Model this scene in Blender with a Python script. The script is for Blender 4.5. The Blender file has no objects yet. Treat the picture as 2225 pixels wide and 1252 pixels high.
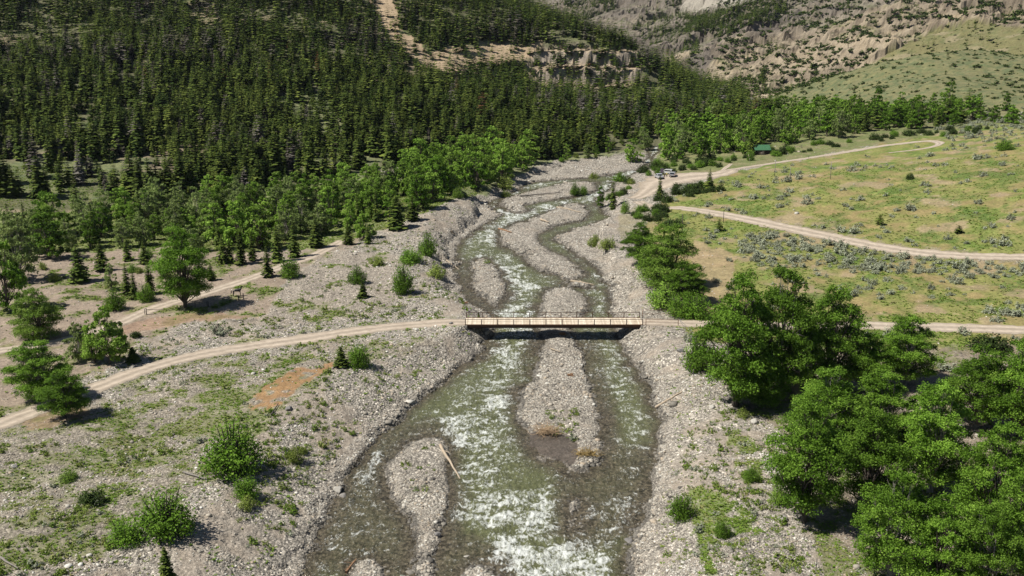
import bpy, math, random
import numpy as np
from mathutils import Vector
random.seed(7)
RNG = np.random.default_rng(7)
C = bpy.context.scene.collection
# ------------------------------------------------------------------ camera constants
CAMH = 62.0; F = 2150.0; PITCH = math.radians(15.6)
CP, SP = math.cos(PITCH), math.sin(PITCH)
def ray(u, v):
    u = np.asarray(u, float); v = np.asarray(v, float)
    a = (u-1112.5)/F; b = (626-v)/F
    return a, CP+b*SP, -SP+b*CP
def pix(x, y, z):
    dz = z-CAMH
    d = np.maximum(y*CP-dz*SP, 1e-3)
    return 1112.5+F*x/d, 626-F*(y*SP+dz*CP)/d
def depth(x, y, z): return y*CP-(z-CAMH)*SP
def WL(y): return 0.02*(np.minimum(y, 620)-195)
def on_off(u, v, off):            # point on the tilted valley plane raised by off
    a, b, c = ray(u, v)
    t = (CAMH+3.9-off)/(0.02*b-c)
    return t*a, t*b, WL(t*b)+off
# ------------------------------------------------------------------ noise
def _hash(ix, iy, s):
    h = (ix.astype(np.int64)*374761393+iy.astype(np.int64)*668265263+s*974711) & 0xffffffff
    h = ((h ^ (h >> 13))*1274126177) & 0xffffffff
    h = h ^ (h >> 16)
    return (h & 0xffff)/65535.0
def vnoise(x, y, s=0):
    ix = np.floor(x); iy = np.floor(y); fx = x-ix; fy = y-iy
    fx = fx*fx*(3-2*fx); fy = fy*fy*(3-2*fy)
    a = _hash(ix, iy, s); b = _hash(ix+1, iy, s); c = _hash(ix, iy+1, s); d = _hash(ix+1, iy+1, s)
    return (a+(b-a)*fx)*(1-fy)+(c+(d-c)*fx)*fy
def fbm(x, y, sc, octv=4, s=0, gain=.5):
    r = 0; a = 1; t = 0; x = np.asarray(x, float)/sc; y = np.asarray(y, float)/sc
    for k in range(octv):
        r = r+a*vnoise(x, y, s+k*17); t += a; a *= gain
        x, y = x*1.7+y*1.1+3.1, y*1.7-x*1.1+9.7
    return r/t
def ridged(x, y, sc, octv=5, s=0):
    r = 0; a = 1; t = 0; x = np.asarray(x, float)/sc; y = np.asarray(y, float)/sc
    for k in range(octv):
        r = r+a*(1-np.abs(2*vnoise(x, y, s+k*13)-1)); t += a; a *= .55
        x, y = x*1.6+y*1.2+5.3, y*1.6-x*1.2+1.9
    return r/t
def sstep(a, b, x):
    t = np.clip((x-a)/(b-a), 0, 1); return t*t*(3-2*t)
def inpoly(poly, u, v):
    poly = np.asarray(poly, float)
    res = np.zeros(np.shape(u), bool)
    m = (u >= poly[:, 0].min()) & (u <= poly[:, 0].max()) & (v >= poly[:, 1].min()) & (v <= poly[:, 1].max())
    if not m.any(): return res
    uu = u[m]; vv = v[m]; r = np.zeros(uu.shape, bool)
    n = len(poly)
    for i in range(n):
        x0, y0 = poly[i]; x1, y1 = poly[(i+1) % n]
        if y0 == y1: continue
        c = (y0 > vv) != (y1 > vv)
        r ^= c & (uu < (x1-x0)*(vv-y0)/(y1-y0)+x0)
    res[m] = r
    return res
def dist_lines(P, x, y, closed=True):
    d = np.full(x.shape, 1e9); n = len(P)
    for i in range(n if closed else n-1):
        ax, ay = P[i]; bx, by = P[(i+1) % n]
        L = (bx-ax)**2+(by-ay)**2+1e-9
        t = np.clip(((x-ax)*(bx-ax)+(y-ay)*(by-ay))/L, 0, 1)
        d = np.minimum(d, (x-ax-t*(bx-ax))**2+(y-ay-t*(by-ay))**2)
    return np.sqrt(d)
def smooth_poly(P, n=3):
    P = [tuple(p) for p in P]
    for _ in range(n-1):
        Q = []
        for i in range(len(P)):
            a = P[i]; b = P[(i+1) % len(P)]
            Q += [(a[0]*.75+b[0]*.25, a[1]*.75+b[1]*.25), (a[0]*.25+b[0]*.75, a[1]*.25+b[1]*.75)]
        P = Q
    return P
def catmull(P, step=4):
    P = np.asarray(P, float); out = []
    Q = np.vstack([2*P[0]-P[1], P, 2*P[-1]-P[-2]])
    for i in range(1, len(Q)-2):
        p0, p1, p2, p3 = Q[i-1:i+3]
        for k in range(step):
            t = k/step
            out.append(.5*((2*p1)+(-p0+p2)*t+(2*p0-5*p1+4*p2-p3)*t*t+(-p0+3*p1-3*p2+p3)*t**3))
    out.append(P[-1])
    return np.array(out)
# ------------------------------------------------------------------ river outline (traced on the water plane)
def z2(p): return [(1000+a/3.295, 300+b/3.295) for a, b in p]
WATER = [
 # lower river up to the confluence
 [(640,1300),(655,1252),(690,1160),(735,1085),(760,1020),(800,975),(850,930),(905,880),(960,830),(1010,795),(1050,765),(1066,735),(1072,712),(1075,690),(1040,668),(1005,640),(990,600),(990,560),(1000,527),(1018,509),(1052,487),(1094,468),
  (1091,465),(1070,458),(1055,446),(1061,437),(1091,429),(1112,422),(1133,403),(1158,397),(1212,391),(1258,388),(1296,386),(1335,378),(1378,371),(1388,374),(1368,383),(1342,393),(1328,408),(1318,421),(1297,428),(1288,434),(1322,470),(1315,480),(1273,494),(1212,509),(1197,515),(1218,531),(1261,558),(1273,570),(1291,576),(1306,591),(1318,618),(1331,648),(1322,670),(1325,690),
  (1338,715),(1345,745),(1360,775),(1395,815),(1420,850),(1422,890),(1430,930),(1420,980),(1412,1050),(1405,1110),(1375,1160),(1360,1200),(1370,1252),(1370,1300)],
 [(1385,372),(1398,362),(1403,350),(1406,338),(1412,326),(1420,318),(1438,318),(1436,328),(1424,340),(1418,352),(1412,364),(1396,376)],
]
BARS = [
 z2([(275,490),(350,530),(420,548),(500,520),(450,492),(560,466),(700,436),(850,412),(960,392),(975,350),(960,312),(800,318),(640,345),(520,385),(400,412),(300,440)]),
 z2([(285,668),(345,640),(450,596),(600,546),(680,510),(760,478),(850,468),(890,500),(925,545),(900,585),(700,622),(590,672),(560,712),(600,765),(700,832),(820,900),(872,945),(870,1010),(820,1022),(720,1012),(640,975),(520,925),(450,872),(350,800),(292,755),(278,705)]),
 z2([(110,870),(200,860),(240,930),(290,980),(338,1060),(300,1130),(268,1218),(225,1205),(130,1135),(80,1050),(75,960)]),
 [(1190,632),(1215,626),(1278,645),(1282,668),(1262,690),(1232,715),(1255,738),(1268,790),(1290,850),(1303,910),(1316,960),(1308,990),(1290,1015),(1262,1030),(1225,1018),(1180,998),(1148,968),(1135,930),(1124,885),(1150,830),(1180,780),(1180,735),(1168,690),(1172,655)],
 [(935,950),(962,962),(978,1010),(975,1060),(975,1120),(955,1180),(942,1252),(942,1280),(905,1280),(908,1190),(893,1130),(852,1100),(832,1060),(842,1000),(880,970)],
 [(760,1280),(765,1245),(792,1215),(825,1228),(832,1280)],
 [(975,1290),(1000,1238),(1045,1228),(1070,1250),(1090,1290)],
 [(1165,985),(1215,1012),(1245,1028),(1240,1034),(1205,1022),(1160,992)],
 [(1225,1100),(1262,1085),(1256,1130),(1240,1158),(1228,1130)],
 z2([(715,1035),(800,1030),(900,1050),(960,1068),(900,1072),(790,1052)]),
]
def toworld(P, off=0.0):
    P = np.asarray(P, float); x, y, z = on_off(P[:, 0], P[:, 1], off)
    return np.stack([x, y], 1)
WATERW = [toworld(smooth_poly(p, 2)) for p in WATER]
BARSW = [toworld(smooth_poly(p, 2)) for p in BARS]
RIVERBED = toworld(smooth_poly([(560,1300),(640,1180),(700,1075),(790,950),(900,860),(1000,790),(1050,745),(1062,700),(1000,670),(960,620),(955,560),(985,505),(1040,470),(1030,440),(1080,412),(1150,380),(1250,350),(1380,335),(1400,318),(1450,315),(1430,350),(1370,400),(1330,430),(1345,470),(1300,520),(1340,590),(1360,650),(1345,700),(1370,760),(1430,830),(1450,950),(1430,1080),(1400,1180),(1420,1300)], 2), .5)
def river_sd(x, y):
    """signed distance: negative in water, positive on land"""
    ins = np.zeros(x.shape, bool); d = np.full(x.shape, 1e9)
    for P in WATERW:
        ins |= inpoly(P, x, y)
    for P in WATERW:
        d = np.minimum(d, dist_lines(P, x, y))
    for P in BARSW:
        ins &= ~inpoly(P, x, y)
        d = np.minimum(d, dist_lines(P, x, y))
    return np.where(ins, -d, d)
# ------------------------------------------------------------------ terrain control points
# ('o', u, v, off): height above the valley plane   ('y', u, v, Y): seen at world distance Y   ('w', x, y, z)
CPA = [
 ('o',0,1252,5),('o',300,1252,4.2),('o',480,1150,4.4),('o',560,1252,3.8),('o',640,1060,3.6),('o',250,1050,3.6),('o',0,1000,5),('o',620,900,4.0),('o',450,900,3.2),('o',250,950,3.4),('o',700,830,4.0),('o',850,800,3.0),
 ('o',930,740,3.2),('o',1011,708,3.2),('o',800,740,3.2),('o',600,780,2.8),('o',300,830,3.0),('o',0,900,3.2),('o',200,720,2.6),('o',500,700,2.8),('o',700,700,3.0),('o',880,650,3.0),('o',0,620,3.2),('o',400,660,2.6),('o',600,600,3.0),('o',850,560,3.6),('o',940,480,4.6),('o',1020,430,4.6),('o',820,500,3.2),('o',600,520,2.6),('o',300,560,2.8),('o',0,520,3.4),
 ('o',1050,410,3),('o',1150,360,2.0),('o',1300,335,1.4),('o',1100,345,3),('o',900,400,3),
 ('o',1397,708,3.2),('o',1470,706,3.2),('o',1460,760,3.4),('o',1500,840,3.6),('o',1560,1000,4),('o',1560,1200,4.2),('o',1480,1100,3.4),('o',1700,1252,4.4),('o',1750,1050,3.8),('o',2000,1100,4),('o',2225,1252,5),('o',2225,900,5),('o',1900,850,4),('o',1700,708,3.6),('o',2000,712,4.4),('o',2225,720,5.5),('o',1430,600,3),('o',1380,500,2.2),('o',1420,470,3.4),('o',1550,560,3.6),('o',1800,600,4.6),('o',2225,560,7.5),('o',2000,548,6.4),('o',1800,515,5.6),('o',1600,470,4.8),('o',1480,400,3.6),('o',1400,425,3.0),('o',1440,350,3.0),
 ('o',1600,400,6),('o',1800,420,8),('o',2000,420,10),('o',2225,430,13),('o',1700,350,6),('o',1900,318,8),('o',2100,320,12),('o',2225,310,16),('o',1600,320,5),('o',1800,290,8),('o',1500,300,3),('o',1600,270,4),
 # wooded mountain on the left
 ('o',0,440,7),('o',200,420,6),('o',450,400,5.5),('o',700,360,5.5),('o',950,330,5),('o',1200,300,4),('o',1400,285,4),('o',1550,265,4),('o',1650,248,4),
 ('y',0,300,372),('y',300,300,376),('y',600,280,400),('y',900,260,440),('y',1150,240,490),('y',1350,230,540),
 ('y',0,150,475),('y',300,150,480),('y',600,150,500),('y',850,150,535),('y',1050,150,575),('y',1200,190,590),('y',1370,185,600),('y',1200,112,622),('y',1370,115,630),
 ('y',0,0,610),('y',300,0,615),('y',600,0,630),('y',850,0,670),('y',1050,0,720),
 ('y',1150,12,780),('y',1262,66,750),('y',1320,96,735),('y',1414,134,705),('y',1475,172,680),('y',1540,212,640),('y',1600,240,600),
 ('w',-500,900,190),('w',-200,950,150),('w',-700,600,140),('w',-600,400,70),('w',-400,200,20),('w',-250,80,6),
 ('w',40,950,40),('w',140,900,-5),('w',170,820,-5),('w',180,740,0),('w',250,1000,-30),('w',100,1150,0),
 ('w',330,640,0),('w',400,760,-10),('w',330,540,14),('w',420,560,20),('w',260,520,10),('w',260,560,8),('w',350,80,8),('w',500,250,30),('w',450,400,40),
]
# big rocky slopes beyond
CPB = [
 ('y',1480,150,960),('y',1560,190,880),('y',1640,226,790),('y',1720,244,700),('y',1800,215,720),
 ('y',1560,120,1040),('y',1650,150,930),('y',1750,170,830),('y',1850,140,850),('y',1950,100,860),('y',2060,50,900),('y',2225,0,930),
 ('y',1650,60,1180),('y',1800,40,1120),('y',1950,0,1120),('y',1800,0,1240),('y',1600,20,1380),('y',1500,70,1300),('y',1450,90,1330),('y',1380,60,1500),('y',1330,30,1600),('y',1400,10,1640),('y',1500,0,1560),('y',1300,20,1650),
 ('w',150,900,2),('w',60,800,-20),('w',250,760,-2),('w',0,1100,-10),('w',-200,1400,20),('w',50,1500,-5),
 ('w',330,620,5),('w',450,560,10),('w',600,700,60),('w',700,900,120),('w',600,1300,220),('w',300,1700,230),('w',500,2200,350),('w',0,2300,60),('w',150,2000,140),('w',100,1800,70),
]
CPC = [  # grassy knoll on the right
 ('y',1700,232,600),('y',1750,212,610),('y',1850,160,625),('y',1950,130,630),('y',2050,114,632),('y',2150,114,632),('y',2225,122,628),
 ('y',1850,215,560),('y',2000,180,540),('y',2200,190,520),('y',1900,248,505),('y',2050,250,470),('y',2225,250,440),
 ('w',300,760,18),('w',230,740,8),('w',400,780,20),('w',180,500,6),('w',220,420,9),('w',400,380,13),('w',500,600,50),('w',600,500,50),('w',150,700,-5),('w',300,300,2),('w',150,580,2),('w',300,900,0),
]
def cps(L):
    o = []
    for k, a, b, c in L:
        if k == 'o': x, y, z = on_off(a, b, c); o.append((float(x), float(y), float(z)))
        elif k == 'y':
            dx, dy, dz = ray(a, b); t = c/dy; o.append((float(t*dx), float(c), float(CAMH+t*dz)))
        else: o.append((a, b, c))
    return np.array(o)
class TPS:
    def __init__(s, L, lam=1e-3):
        P = cps(L); s.p = P[:, :2]/100; n = len(P)
        K = s.k(s.p, s.p)+lam*np.eye(n)
        Q = np.hstack([np.ones((n, 1)), s.p])
        M = np.vstack([np.hstack([K, Q]), np.hstack([Q.T, np.zeros((3, 3))])])
        s.w = np.linalg.solve(M, np.concatenate([P[:, 2], np.zeros(3)]))
    def k(s, a, b):
        r2 = ((a[:, None]-b[None])**2).sum(2)
        return .5*r2*np.log(r2+1e-12)
    def __call__(s, x, y):
        q = np.stack([x.ravel(), y.ravel()], 1)/100; out = np.empty(len(q))
        for i in range(0, len(q), 50000):
            c = q[i:i+50000]
            out[i:i+50000] = s.k(c, s.p)@s.w[:-3]+s.w[-3]+c@s.w[-2:]
        return out.reshape(x.shape)
TA, TB, TC = TPS(CPA, 2e-3), TPS(CPB, 2e-3), TPS(CPC, 2e-3)
def smax(a, b, k):
    h = np.clip(.5+.5*(a-b)/k, 0, 1)
    return b+(a-b)*h+k*h*(1-h)
# ------------------------------------------------------------------ roads: traced centre lines (u, v, width m)
ROADS = {
 'dirt_road_left': [(-120,965,4.4),(0,922,4.4),(90,888,4.4),(200,846,4.4),(330,798,4.4),(450,768,4.6),(580,748,4.6),(680,734,5.4),(800,716,4.8),(900,706,4.4),(960,702,4.4),(1012,701,4.4)],
 'dirt_road_right': [(1392,702,4.4),(1470,703,4.4),(1530,704,4.4),(1700,708,4.6),(1900,708,4.8),(2050,712,5),(2225,717,5),(2400,724,5)],
 'upper_dirt_road': [(1386,438,3.6),(1405,447,3.6),(1440,452,3.6),(1478,452,4),(1540,461,5),(1600,472,5.4),(1700,493,6),(1800,514,6),(1900,535,6),(2000,549,5.6),(2100,556,5),(2225,560,5),(2380,566,5)],
 'farm_track': [(-100,768,3.4),(0,762,3.4),(150,738,3.6),(250,706,3.6),(310,680,3.8),(360,662,3.8),(430,642,3.8),(540,607,3.8),(620,577,3.8),(690,552,3.6),(745,522,3.2)],
 'parking_lot': [(1378,432,5),(1398,424,6),(1418,410,9),(1445,396,19),(1480,387,20),(1530,382,17),(1568,377,11),(1585,370,6)],
 'hillside_track': [(1560,374,3),(1620,364,3),(1700,352,3),(1800,337,3.6),(1900,320,3.6),(1970,311,3.6),(2020,307,3.6),(2042,312,3.2),(2025,320,2.6),(1980,327,2.2),(1925,333,1.6)],
 'rutted_path': [(1566,374,1.6),(1578,364,1.8),(1590,356,1.8)],
}
def road_world(L, off0=3.2):
    # first guess on the raw surfaces, by marching the ray over the smooth height
    pts = []
    for u, v, w in L:
        x, y, z = march(np.array([u]), np.array([v]), hsmooth)
        pts.append((float(x[0]), float(y[0]), w))
    return pts
def march(u, v, hf, y0=60., y1=2600., n=260):
    a, b, c = ray(u, v); a = a/b; c = c/b
    ys = y0*(y1/y0)**(np.linspace(0, 1, n))
    lo = np.full(u.shape, y0); hi = np.full(u.shape, np.nan); done = np.zeros(u.shape, bool)
    Y = np.broadcast_to(ys[:, None], (n,)+u.shape).reshape(n, -1)
    A = np.broadcast_to(a.ravel(), Y.shape); CC = c.ravel()
    H = hf(A*Y, Y)
    below = (CAMH+CC*Y) < H
    idx = np.argmax(below, 0); hit = below.any(0)
    idx = np.clip(idx, 1, n-1)
    lo = ys[idx-1]; hi = ys[idx]
    for _ in range(18):
        m = .5*(lo+hi); hm = hf(a.ravel()*m, m); bl = (CAMH+CC*m) < hm
        hi = np.where(bl, m, hi); lo = np.where(bl, lo, m)
    y = np.where(hit, hi, np.nan).reshape(u.shape)
    return a*y, y, hf(a*np.nan_to_num(y, nan=100.), np.nan_to_num(y, nan=100.))
def hA(x, y):
    z = TA(x, y)
    return np.minimum(z, WL(y)+260)
def hsmooth(x, y):
    a = hA(x, y); b = TB(x, y); b = np.where(y < 560, -50, b); c = TC(x, y)
    c = np.where((y < 380) | (x < 120), -50, c)
    z = smax(a, np.maximum(b, -60), 3.)
    return smax(z, np.maximum(c, -60), 3.)
ROADW = {k: road_world(v) for k, v in ROADS.items()}
# ------------------------------------------------------------------ the terrain grid
def build_rows(y0, y1, k, e):
    ys = [y0]
    while ys[-1] < y1: ys.append(ys[-1]+k*(ys[-1]/100)**e)
    return np.array(ys)
YS = build_rows(45., 2700., .42, .88)
NC = 660
tt = np.linspace(-1, 1, NC)
AS = tt*(.72+.28*tt**2)
def halfw(y): return .78*y+55
def make_grid(ys, a):
    Y = np.repeat(ys[:, None], len(a), 1); X = a[None]*halfw(ys)[:, None]
    return X, Y
GX, GY = make_grid(YS, AS)
def build_height(X, Y):
    a = hA(X, Y)
    far = Y > 560
    b = np.full(X.shape, -60.); b[far] = TB(X[far], Y[far])
    cm = (Y > 380) & (X > 120); c = np.full(X.shape, -60.); c[cm] = TC(X[cm], Y[cm])
    b[~far] = -60
    ub_, vb_ = pix(X, Y, b)
    gs_ = [(1640,250),(1760,225),(1850,168),(1950,105),(2040,58),(2110,40),(2190,62),(2600,60),(2600,300),(1640,300)]
    jn = (fbm(X, Y, 30, 3, 58)-.5)*24
    gsm = inpoly(gs_, ub_+jn, vb_+jn) if far.any() else np.zeros(X.shape, bool)
    mt = sstep(600, 900, Y)*np.where(gsm, .16, 1.)
    rb = ridged(X, Y, 90, 5, 3); rb2 = ridged(X+.5*Y, Y-.3*X, 26, 4, 31)
    rb3 = ridged(X, Y, 9, 3, 37)
    ug = (X+Y)*.707; vg = (X-Y)*.707
    gul = ridged(ug*.38+900, vg, 34, 5, 51); crag = ridged(ug, vg*.5, 15, 5, 55)
    b = b+mt*((rb-.62)*40+(gul-.6)*6+(rb2-.6)*6+(crag**1.5-.42)*6*sstep(.42, .60, rb2)+(rb3-.6)*3*sstep(.5, .68, rb2))
    def terr_(z, st, sharp):
        q = z/st; f = np.floor(q); r = q-f
        return (f+sstep(sharp, 1, r)*.72+r*.28)*st
    wz = (fbm(X, Y, 70, 3, 41)-.5)*30
    tilt = .30*X-.05*Y
    tz = terr_(b+wz-tilt, 19., .64)-wz+tilt
    tz = terr_(tz+wz*.3-tilt, 5.6, .5)-wz*.3+tilt
    cm_ = .10+.55*sstep(.40, .58, fbm(X, Y, 110, 3, 45))
    b = b*(1-mt*cm_)+tz*mt*cm_
    left = a-WL(Y)
    lm = sstep(8, 26, left)*(X < 300)
    a = a+lm*(fbm(X, Y, 60, 4, 9)-.5)*10
    base = smax(a, np.maximum(b, -60), 3.)
    cc = c+(fbm(X, Y, 50, 3, 21)-.5)*3*cm
    base = smax(base, np.maximum(cc, -60), 2.5)
    return base, a, b, c
GZ, ZA, ZB, ZC = build_height(GX, GY)
LAYER_B = (ZB > np.maximum(ZA, ZC)); LAYER_C = (ZC > np.maximum(ZA, ZB))
# bluff on the wooded mountain: rocky buttresses
GU, GV = pix(GX, GY, GZ)
BLUFF = [(1170,98),(1230,88),(1300,95),(1390,110),(1405,150),(1385,185),(1300,200),(1180,200),(1140,170),(1150,130)]
def soft_poly(poly, u, v, k=1.0, s=50, amp=14):
    n1 = (fbm(u, v, 22*k, 3, s)-.5)*2*amp; n2 = (fbm(u, v, 22*k, 3, s+5)-.5)*2*amp
    return inpoly(poly, u+n1, v+n2)
bl = soft_poly(BLUFF, GU, GV, 1, 50, 16).astype(float)*(~LAYER_B)
_q = GZ+(fbm(GX, GY, 25, 2, 79)-.5)*5+(ridged(GX, GY*.45, 8, 3, 77)-.55)*5; _s = 9.5; _f = np.floor(_q/_s); _r = _q/_s-_f
GZ = GZ*(1-bl)+bl*((_f+sstep(.62, 1, _r)*.8+_r*.2)*_s+(ridged(GX, GY*.5, 5, 3, 78)-.5)*2.6)
# river and riverbed
near = (GY < 520) & (np.abs(GX) < 160)
SD = np.full(GX.shape, 60.)
SD[near] = river_sd(GX[near], GY[near])
BEDSD = np.full(GX.shape, 60.)
bd = dist_lines(RIVERBED, GX[near], GY[near]); bi = inpoly(RIVERBED, GX[near], GY[near])
BEDSD[near] = np.where(bi, -bd, bd)
wob = (fbm(GX, GY, 6.5, 3, 4)-.5)*2.6+(fbm(GX, GY, 2.6, 3, 5)-.5)*1.8+(fbm(GX, GY, .9, 2, 6)-.5)*.8
sd = SD-.30+wob*np.clip(GY/160, .8, 1.4)
side = sstep(2, -3, GX-np.interp(GY, [88, 120, 160, 185, 230, 300, 350, 430, 480], [-14, -10, -8, 0, -3, 2, 20, 50, 60]))
rise = 8.5+side*7.5*sstep(180, 165, GY)+side*4*sstep(240, 270, GY)-3.2*np.exp(-((GY-186)/9)**2)
off = GZ-WL(GY)
prof = sstep(-.3, 1, sd/rise)
cap = .55+sstep(-1.0, 5.5, BEDSD+wob*1.4)*60
off_l = np.minimum(off*prof, cap*np.clip(.35+sd*.28, 0, 1))
off_w = np.maximum(sd*.14, -.9)
newoff = np.where(sd > 0, np.maximum(off_l, .03+.05*sd)*1., off_w)
GZ = np.where(SD < 45, WL(GY)+newoff, GZ)
# roads: level the ground under them
RD = np.full(GX.shape, 60.)
for k, L in ROADW.items():
    P = catmull([(p[0], p[1], p[2]) for p in L], 3)
    bx0, bx1, by0, by1 = P[:, 0].min()-8, P[:, 0].max()+8, P[:, 1].min()-8, P[:, 1].max()+8
    m = (GX > bx0) & (GX < bx1) & (GY > by0) & (GY < by1)
    hw = np.mean(P[:, 2])/2
    d = np.full(m.sum(), 1e9); xx = GX[m]; yy = GY[m]
    for i in range(len(P)-1):
        ax, ay, aw = P[i]; bx_, by_, bw = P[i+1]
        Ls = (bx_-ax)**2+(by_-ay)**2+1e-9
        t = np.clip(((xx-ax)*(bx_-ax)+(yy-ay)*(by_-ay))/Ls, 0, 1)
        d = np.minimum(d, np.hypot(xx-ax-t*(bx_-ax), yy-ay-t*(by_-ay))-(aw+(bw-aw)*t)/2)
    RD[m] = np.minimum(RD[m], d)
rough = sstep(-.2, 1.6, RD)
relief = (fbm(GX, GY, 9, 4, 61)-.5)*1.1*sstep(0, 8, np.abs(SD))+(fbm(GX, GY, 2.2, 3, 66)-.5)*.42+(fbm(GX, GY, .8, 2, 68)-.5)*.26
relief *= np.clip(1+(GY-300)/500, .9, 2.2)
GZ = GZ+relief*rough*np.where(SD > 0, np.clip(.25+SD*.12, 0, 1), .25)
# the ground passes below the bridge deck
BR_X0, BR_X1, BR_Y0, BR_Y1 = -9.2, 25.6, 184.0, 188.7; DECK = 3.15
ub = (GX > BR_X0+.4) & (GX < BR_X1-.4) & (GY > BR_Y0-.5) & (GY < BR_Y1+.5)
GZ = np.where(ub, np.minimum(GZ, DECK-.95), GZ)
appr = sstep(0, 5, 7-np.hypot(np.maximum(np.maximum(BR_X0-GX, GX-BR_X1), 0)*1.0, np.maximum(np.maximum(BR_Y0-GY, GY-BR_Y1), 0)*2.2)) * ((GX < BR_X0+.3) | (GX > BR_X1-.3)) * (GY > BR_Y0-.6) * (GY < BR_Y1+.6)
GZ = GZ*(1-appr)+(DECK-.07)*appr
def gz(x, y):
    x = np.asarray(x, float); y = np.asarray(y, float)
    j = np.clip(np.searchsorted(YS, y)-1, 0, len(YS)-2); fy = np.clip((y-YS[j])/(YS[j+1]-YS[j]), 0, 1)
    a = np.clip(x/halfw(y), -1, 1); i = np.clip(np.searchsorted(AS, a)-1, 0, NC-2); fx = np.clip((a-AS[i])/(AS[i+1]-AS[i]), 0, 1)
    return (GZ[j, i]*(1-fx)+GZ[j, i+1]*fx)*(1-fy)+(GZ[j+1, i]*(1-fx)+GZ[j+1, i+1]*fx)*fy
def gi(G, x, y):
    j = np.clip(np.searchsorted(YS, y)-1, 0, len(YS)-2); a = np.clip(x/halfw(y), -1, 1)
    i = np.clip(np.searchsorted(AS, a)-1, 0, NC-2)
    return G[j, i]
GU, GV = pix(GX, GY, GZ)
def ground(u, v):
    """first ground point seen at photo pixel (u, v)"""
    u = np.atleast_1d(np.asarray(u, float)); v = np.atleast_1d(np.asarray(v, float))
    return march(u, v, gz, 60, 2600, 700)
# ------------------------------------------------------------------ mesh helpers
def mk_mesh(name, V, Fc, mat=None, smooth=False, mats=None, midx=None, attrs=None, smf=None):
    V = np.asarray(V, np.float32); Fc = np.asarray(Fc, np.int32)
    me = bpy.data.meshes.new(name); n = Fc.shape[1]
    me.vertices.add(len(V)); me.vertices.foreach_set('co', V.ravel())
    me.loops.add(Fc.size); me.loops.foreach_set('vertex_index', Fc.ravel())
    me.polygons.add(len(Fc)); me.polygons.foreach_set('loop_start', np.arange(0, Fc.size, n, dtype=np.int32))
    me.polygons.foreach_set('loop_total', np.full(len(Fc), n, np.int32))
    if smooth: me.polygons.foreach_set('use_smooth', np.ones(len(Fc), bool))
    if smf is not None: me.polygons.foreach_set('use_smooth', smf)
    for m in (mats or ([mat] if mat else [])): me.materials.append(m)
    if midx is not None: me.polygons.foreach_set('material_index', np.asarray(midx, np.int32))
    for k, a in (attrs or {}).items():
        a = np.asarray(a, np.float32)
        if a.ndim == 1:
            at = me.attributes.new(k, 'FLOAT', 'POINT'); at.data.foreach_set('value', a)
        else:
            at = me.attributes.new(k, 'FLOAT_COLOR', 'POINT')
            at.data.foreach_set('color', np.hstack([a, np.ones((len(a), 1), np.float32)]).astype(np.float32).ravel())
    me.update(calc_edges=True); me.validate(clean_customdata=False) if False else None
    return me
def link(name, me, parent=None, loc=None, rz=0, sc=None):
    o = bpy.data.objects.new(name, me); C.objects.link(o)
    if parent is not None: o.parent = parent
    if loc is not None: o.location = loc
    if rz: o.rotation_euler = (0, 0, rz)
    if sc is not None: o.scale = sc if hasattr(sc, '__len__') else (sc, sc, sc)
    return o
def tag(o, label, cat, group=None, kind=None):
    if label: o['label'] = label
    if cat: o['category'] = cat
    if group: o['group'] = group
    if kind: o['kind'] = kind
    return o
def empty(name, loc, label, cat, group=None, rz=0, sc=1.):
    o = bpy.data.objects.new(name, None); C.objects.link(o); o.location = loc; o.rotation_euler = (0, 0, rz); o.scale = (sc, sc, sc)
    o.empty_display_size = .2
    return tag(o, label, cat, group)
# ------------------------------------------------------------------ materials
def mat_new(name):
    m = bpy.data.materials.new(name); m.use_nodes = True
    nt = m.node_tree; b = nt.nodes['Principled BSDF']
    return m, nt, b
def simple(name, col, rough=.8, metal=0, var=.12, scale=6., coat=0):
    m, nt, b = mat_new(name)
    b.inputs['Roughness'].default_value = rough; b.inputs['Metallic'].default_value = metal
    b.inputs['Coat Weight'].default_value = coat
    tc = nt.nodes.new('ShaderNodeTexCoord'); n = nt.nodes.new('ShaderNodeTexNoise'); n.inputs['Scale'].default_value = scale; n.inputs['Detail'].default_value = 5
    r = nt.nodes.new('ShaderNodeMapRange'); r.inputs[3].default_value = 1-var*2; r.inputs[4].default_value = 1+var*2
    mx = nt.nodes.new('ShaderNodeVectorMath'); mx.operation = 'SCALE'; mx.inputs[0].default_value = col
    L = nt.links; L.new(tc.outputs['Object'], n.inputs['Vector']); L.new(n.outputs['Fac'], r.inputs[0]); L.new(r.outputs[0], mx.inputs['Scale']); L.new(mx.outputs[0], b.inputs['Base Color'])
    return m
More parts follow.
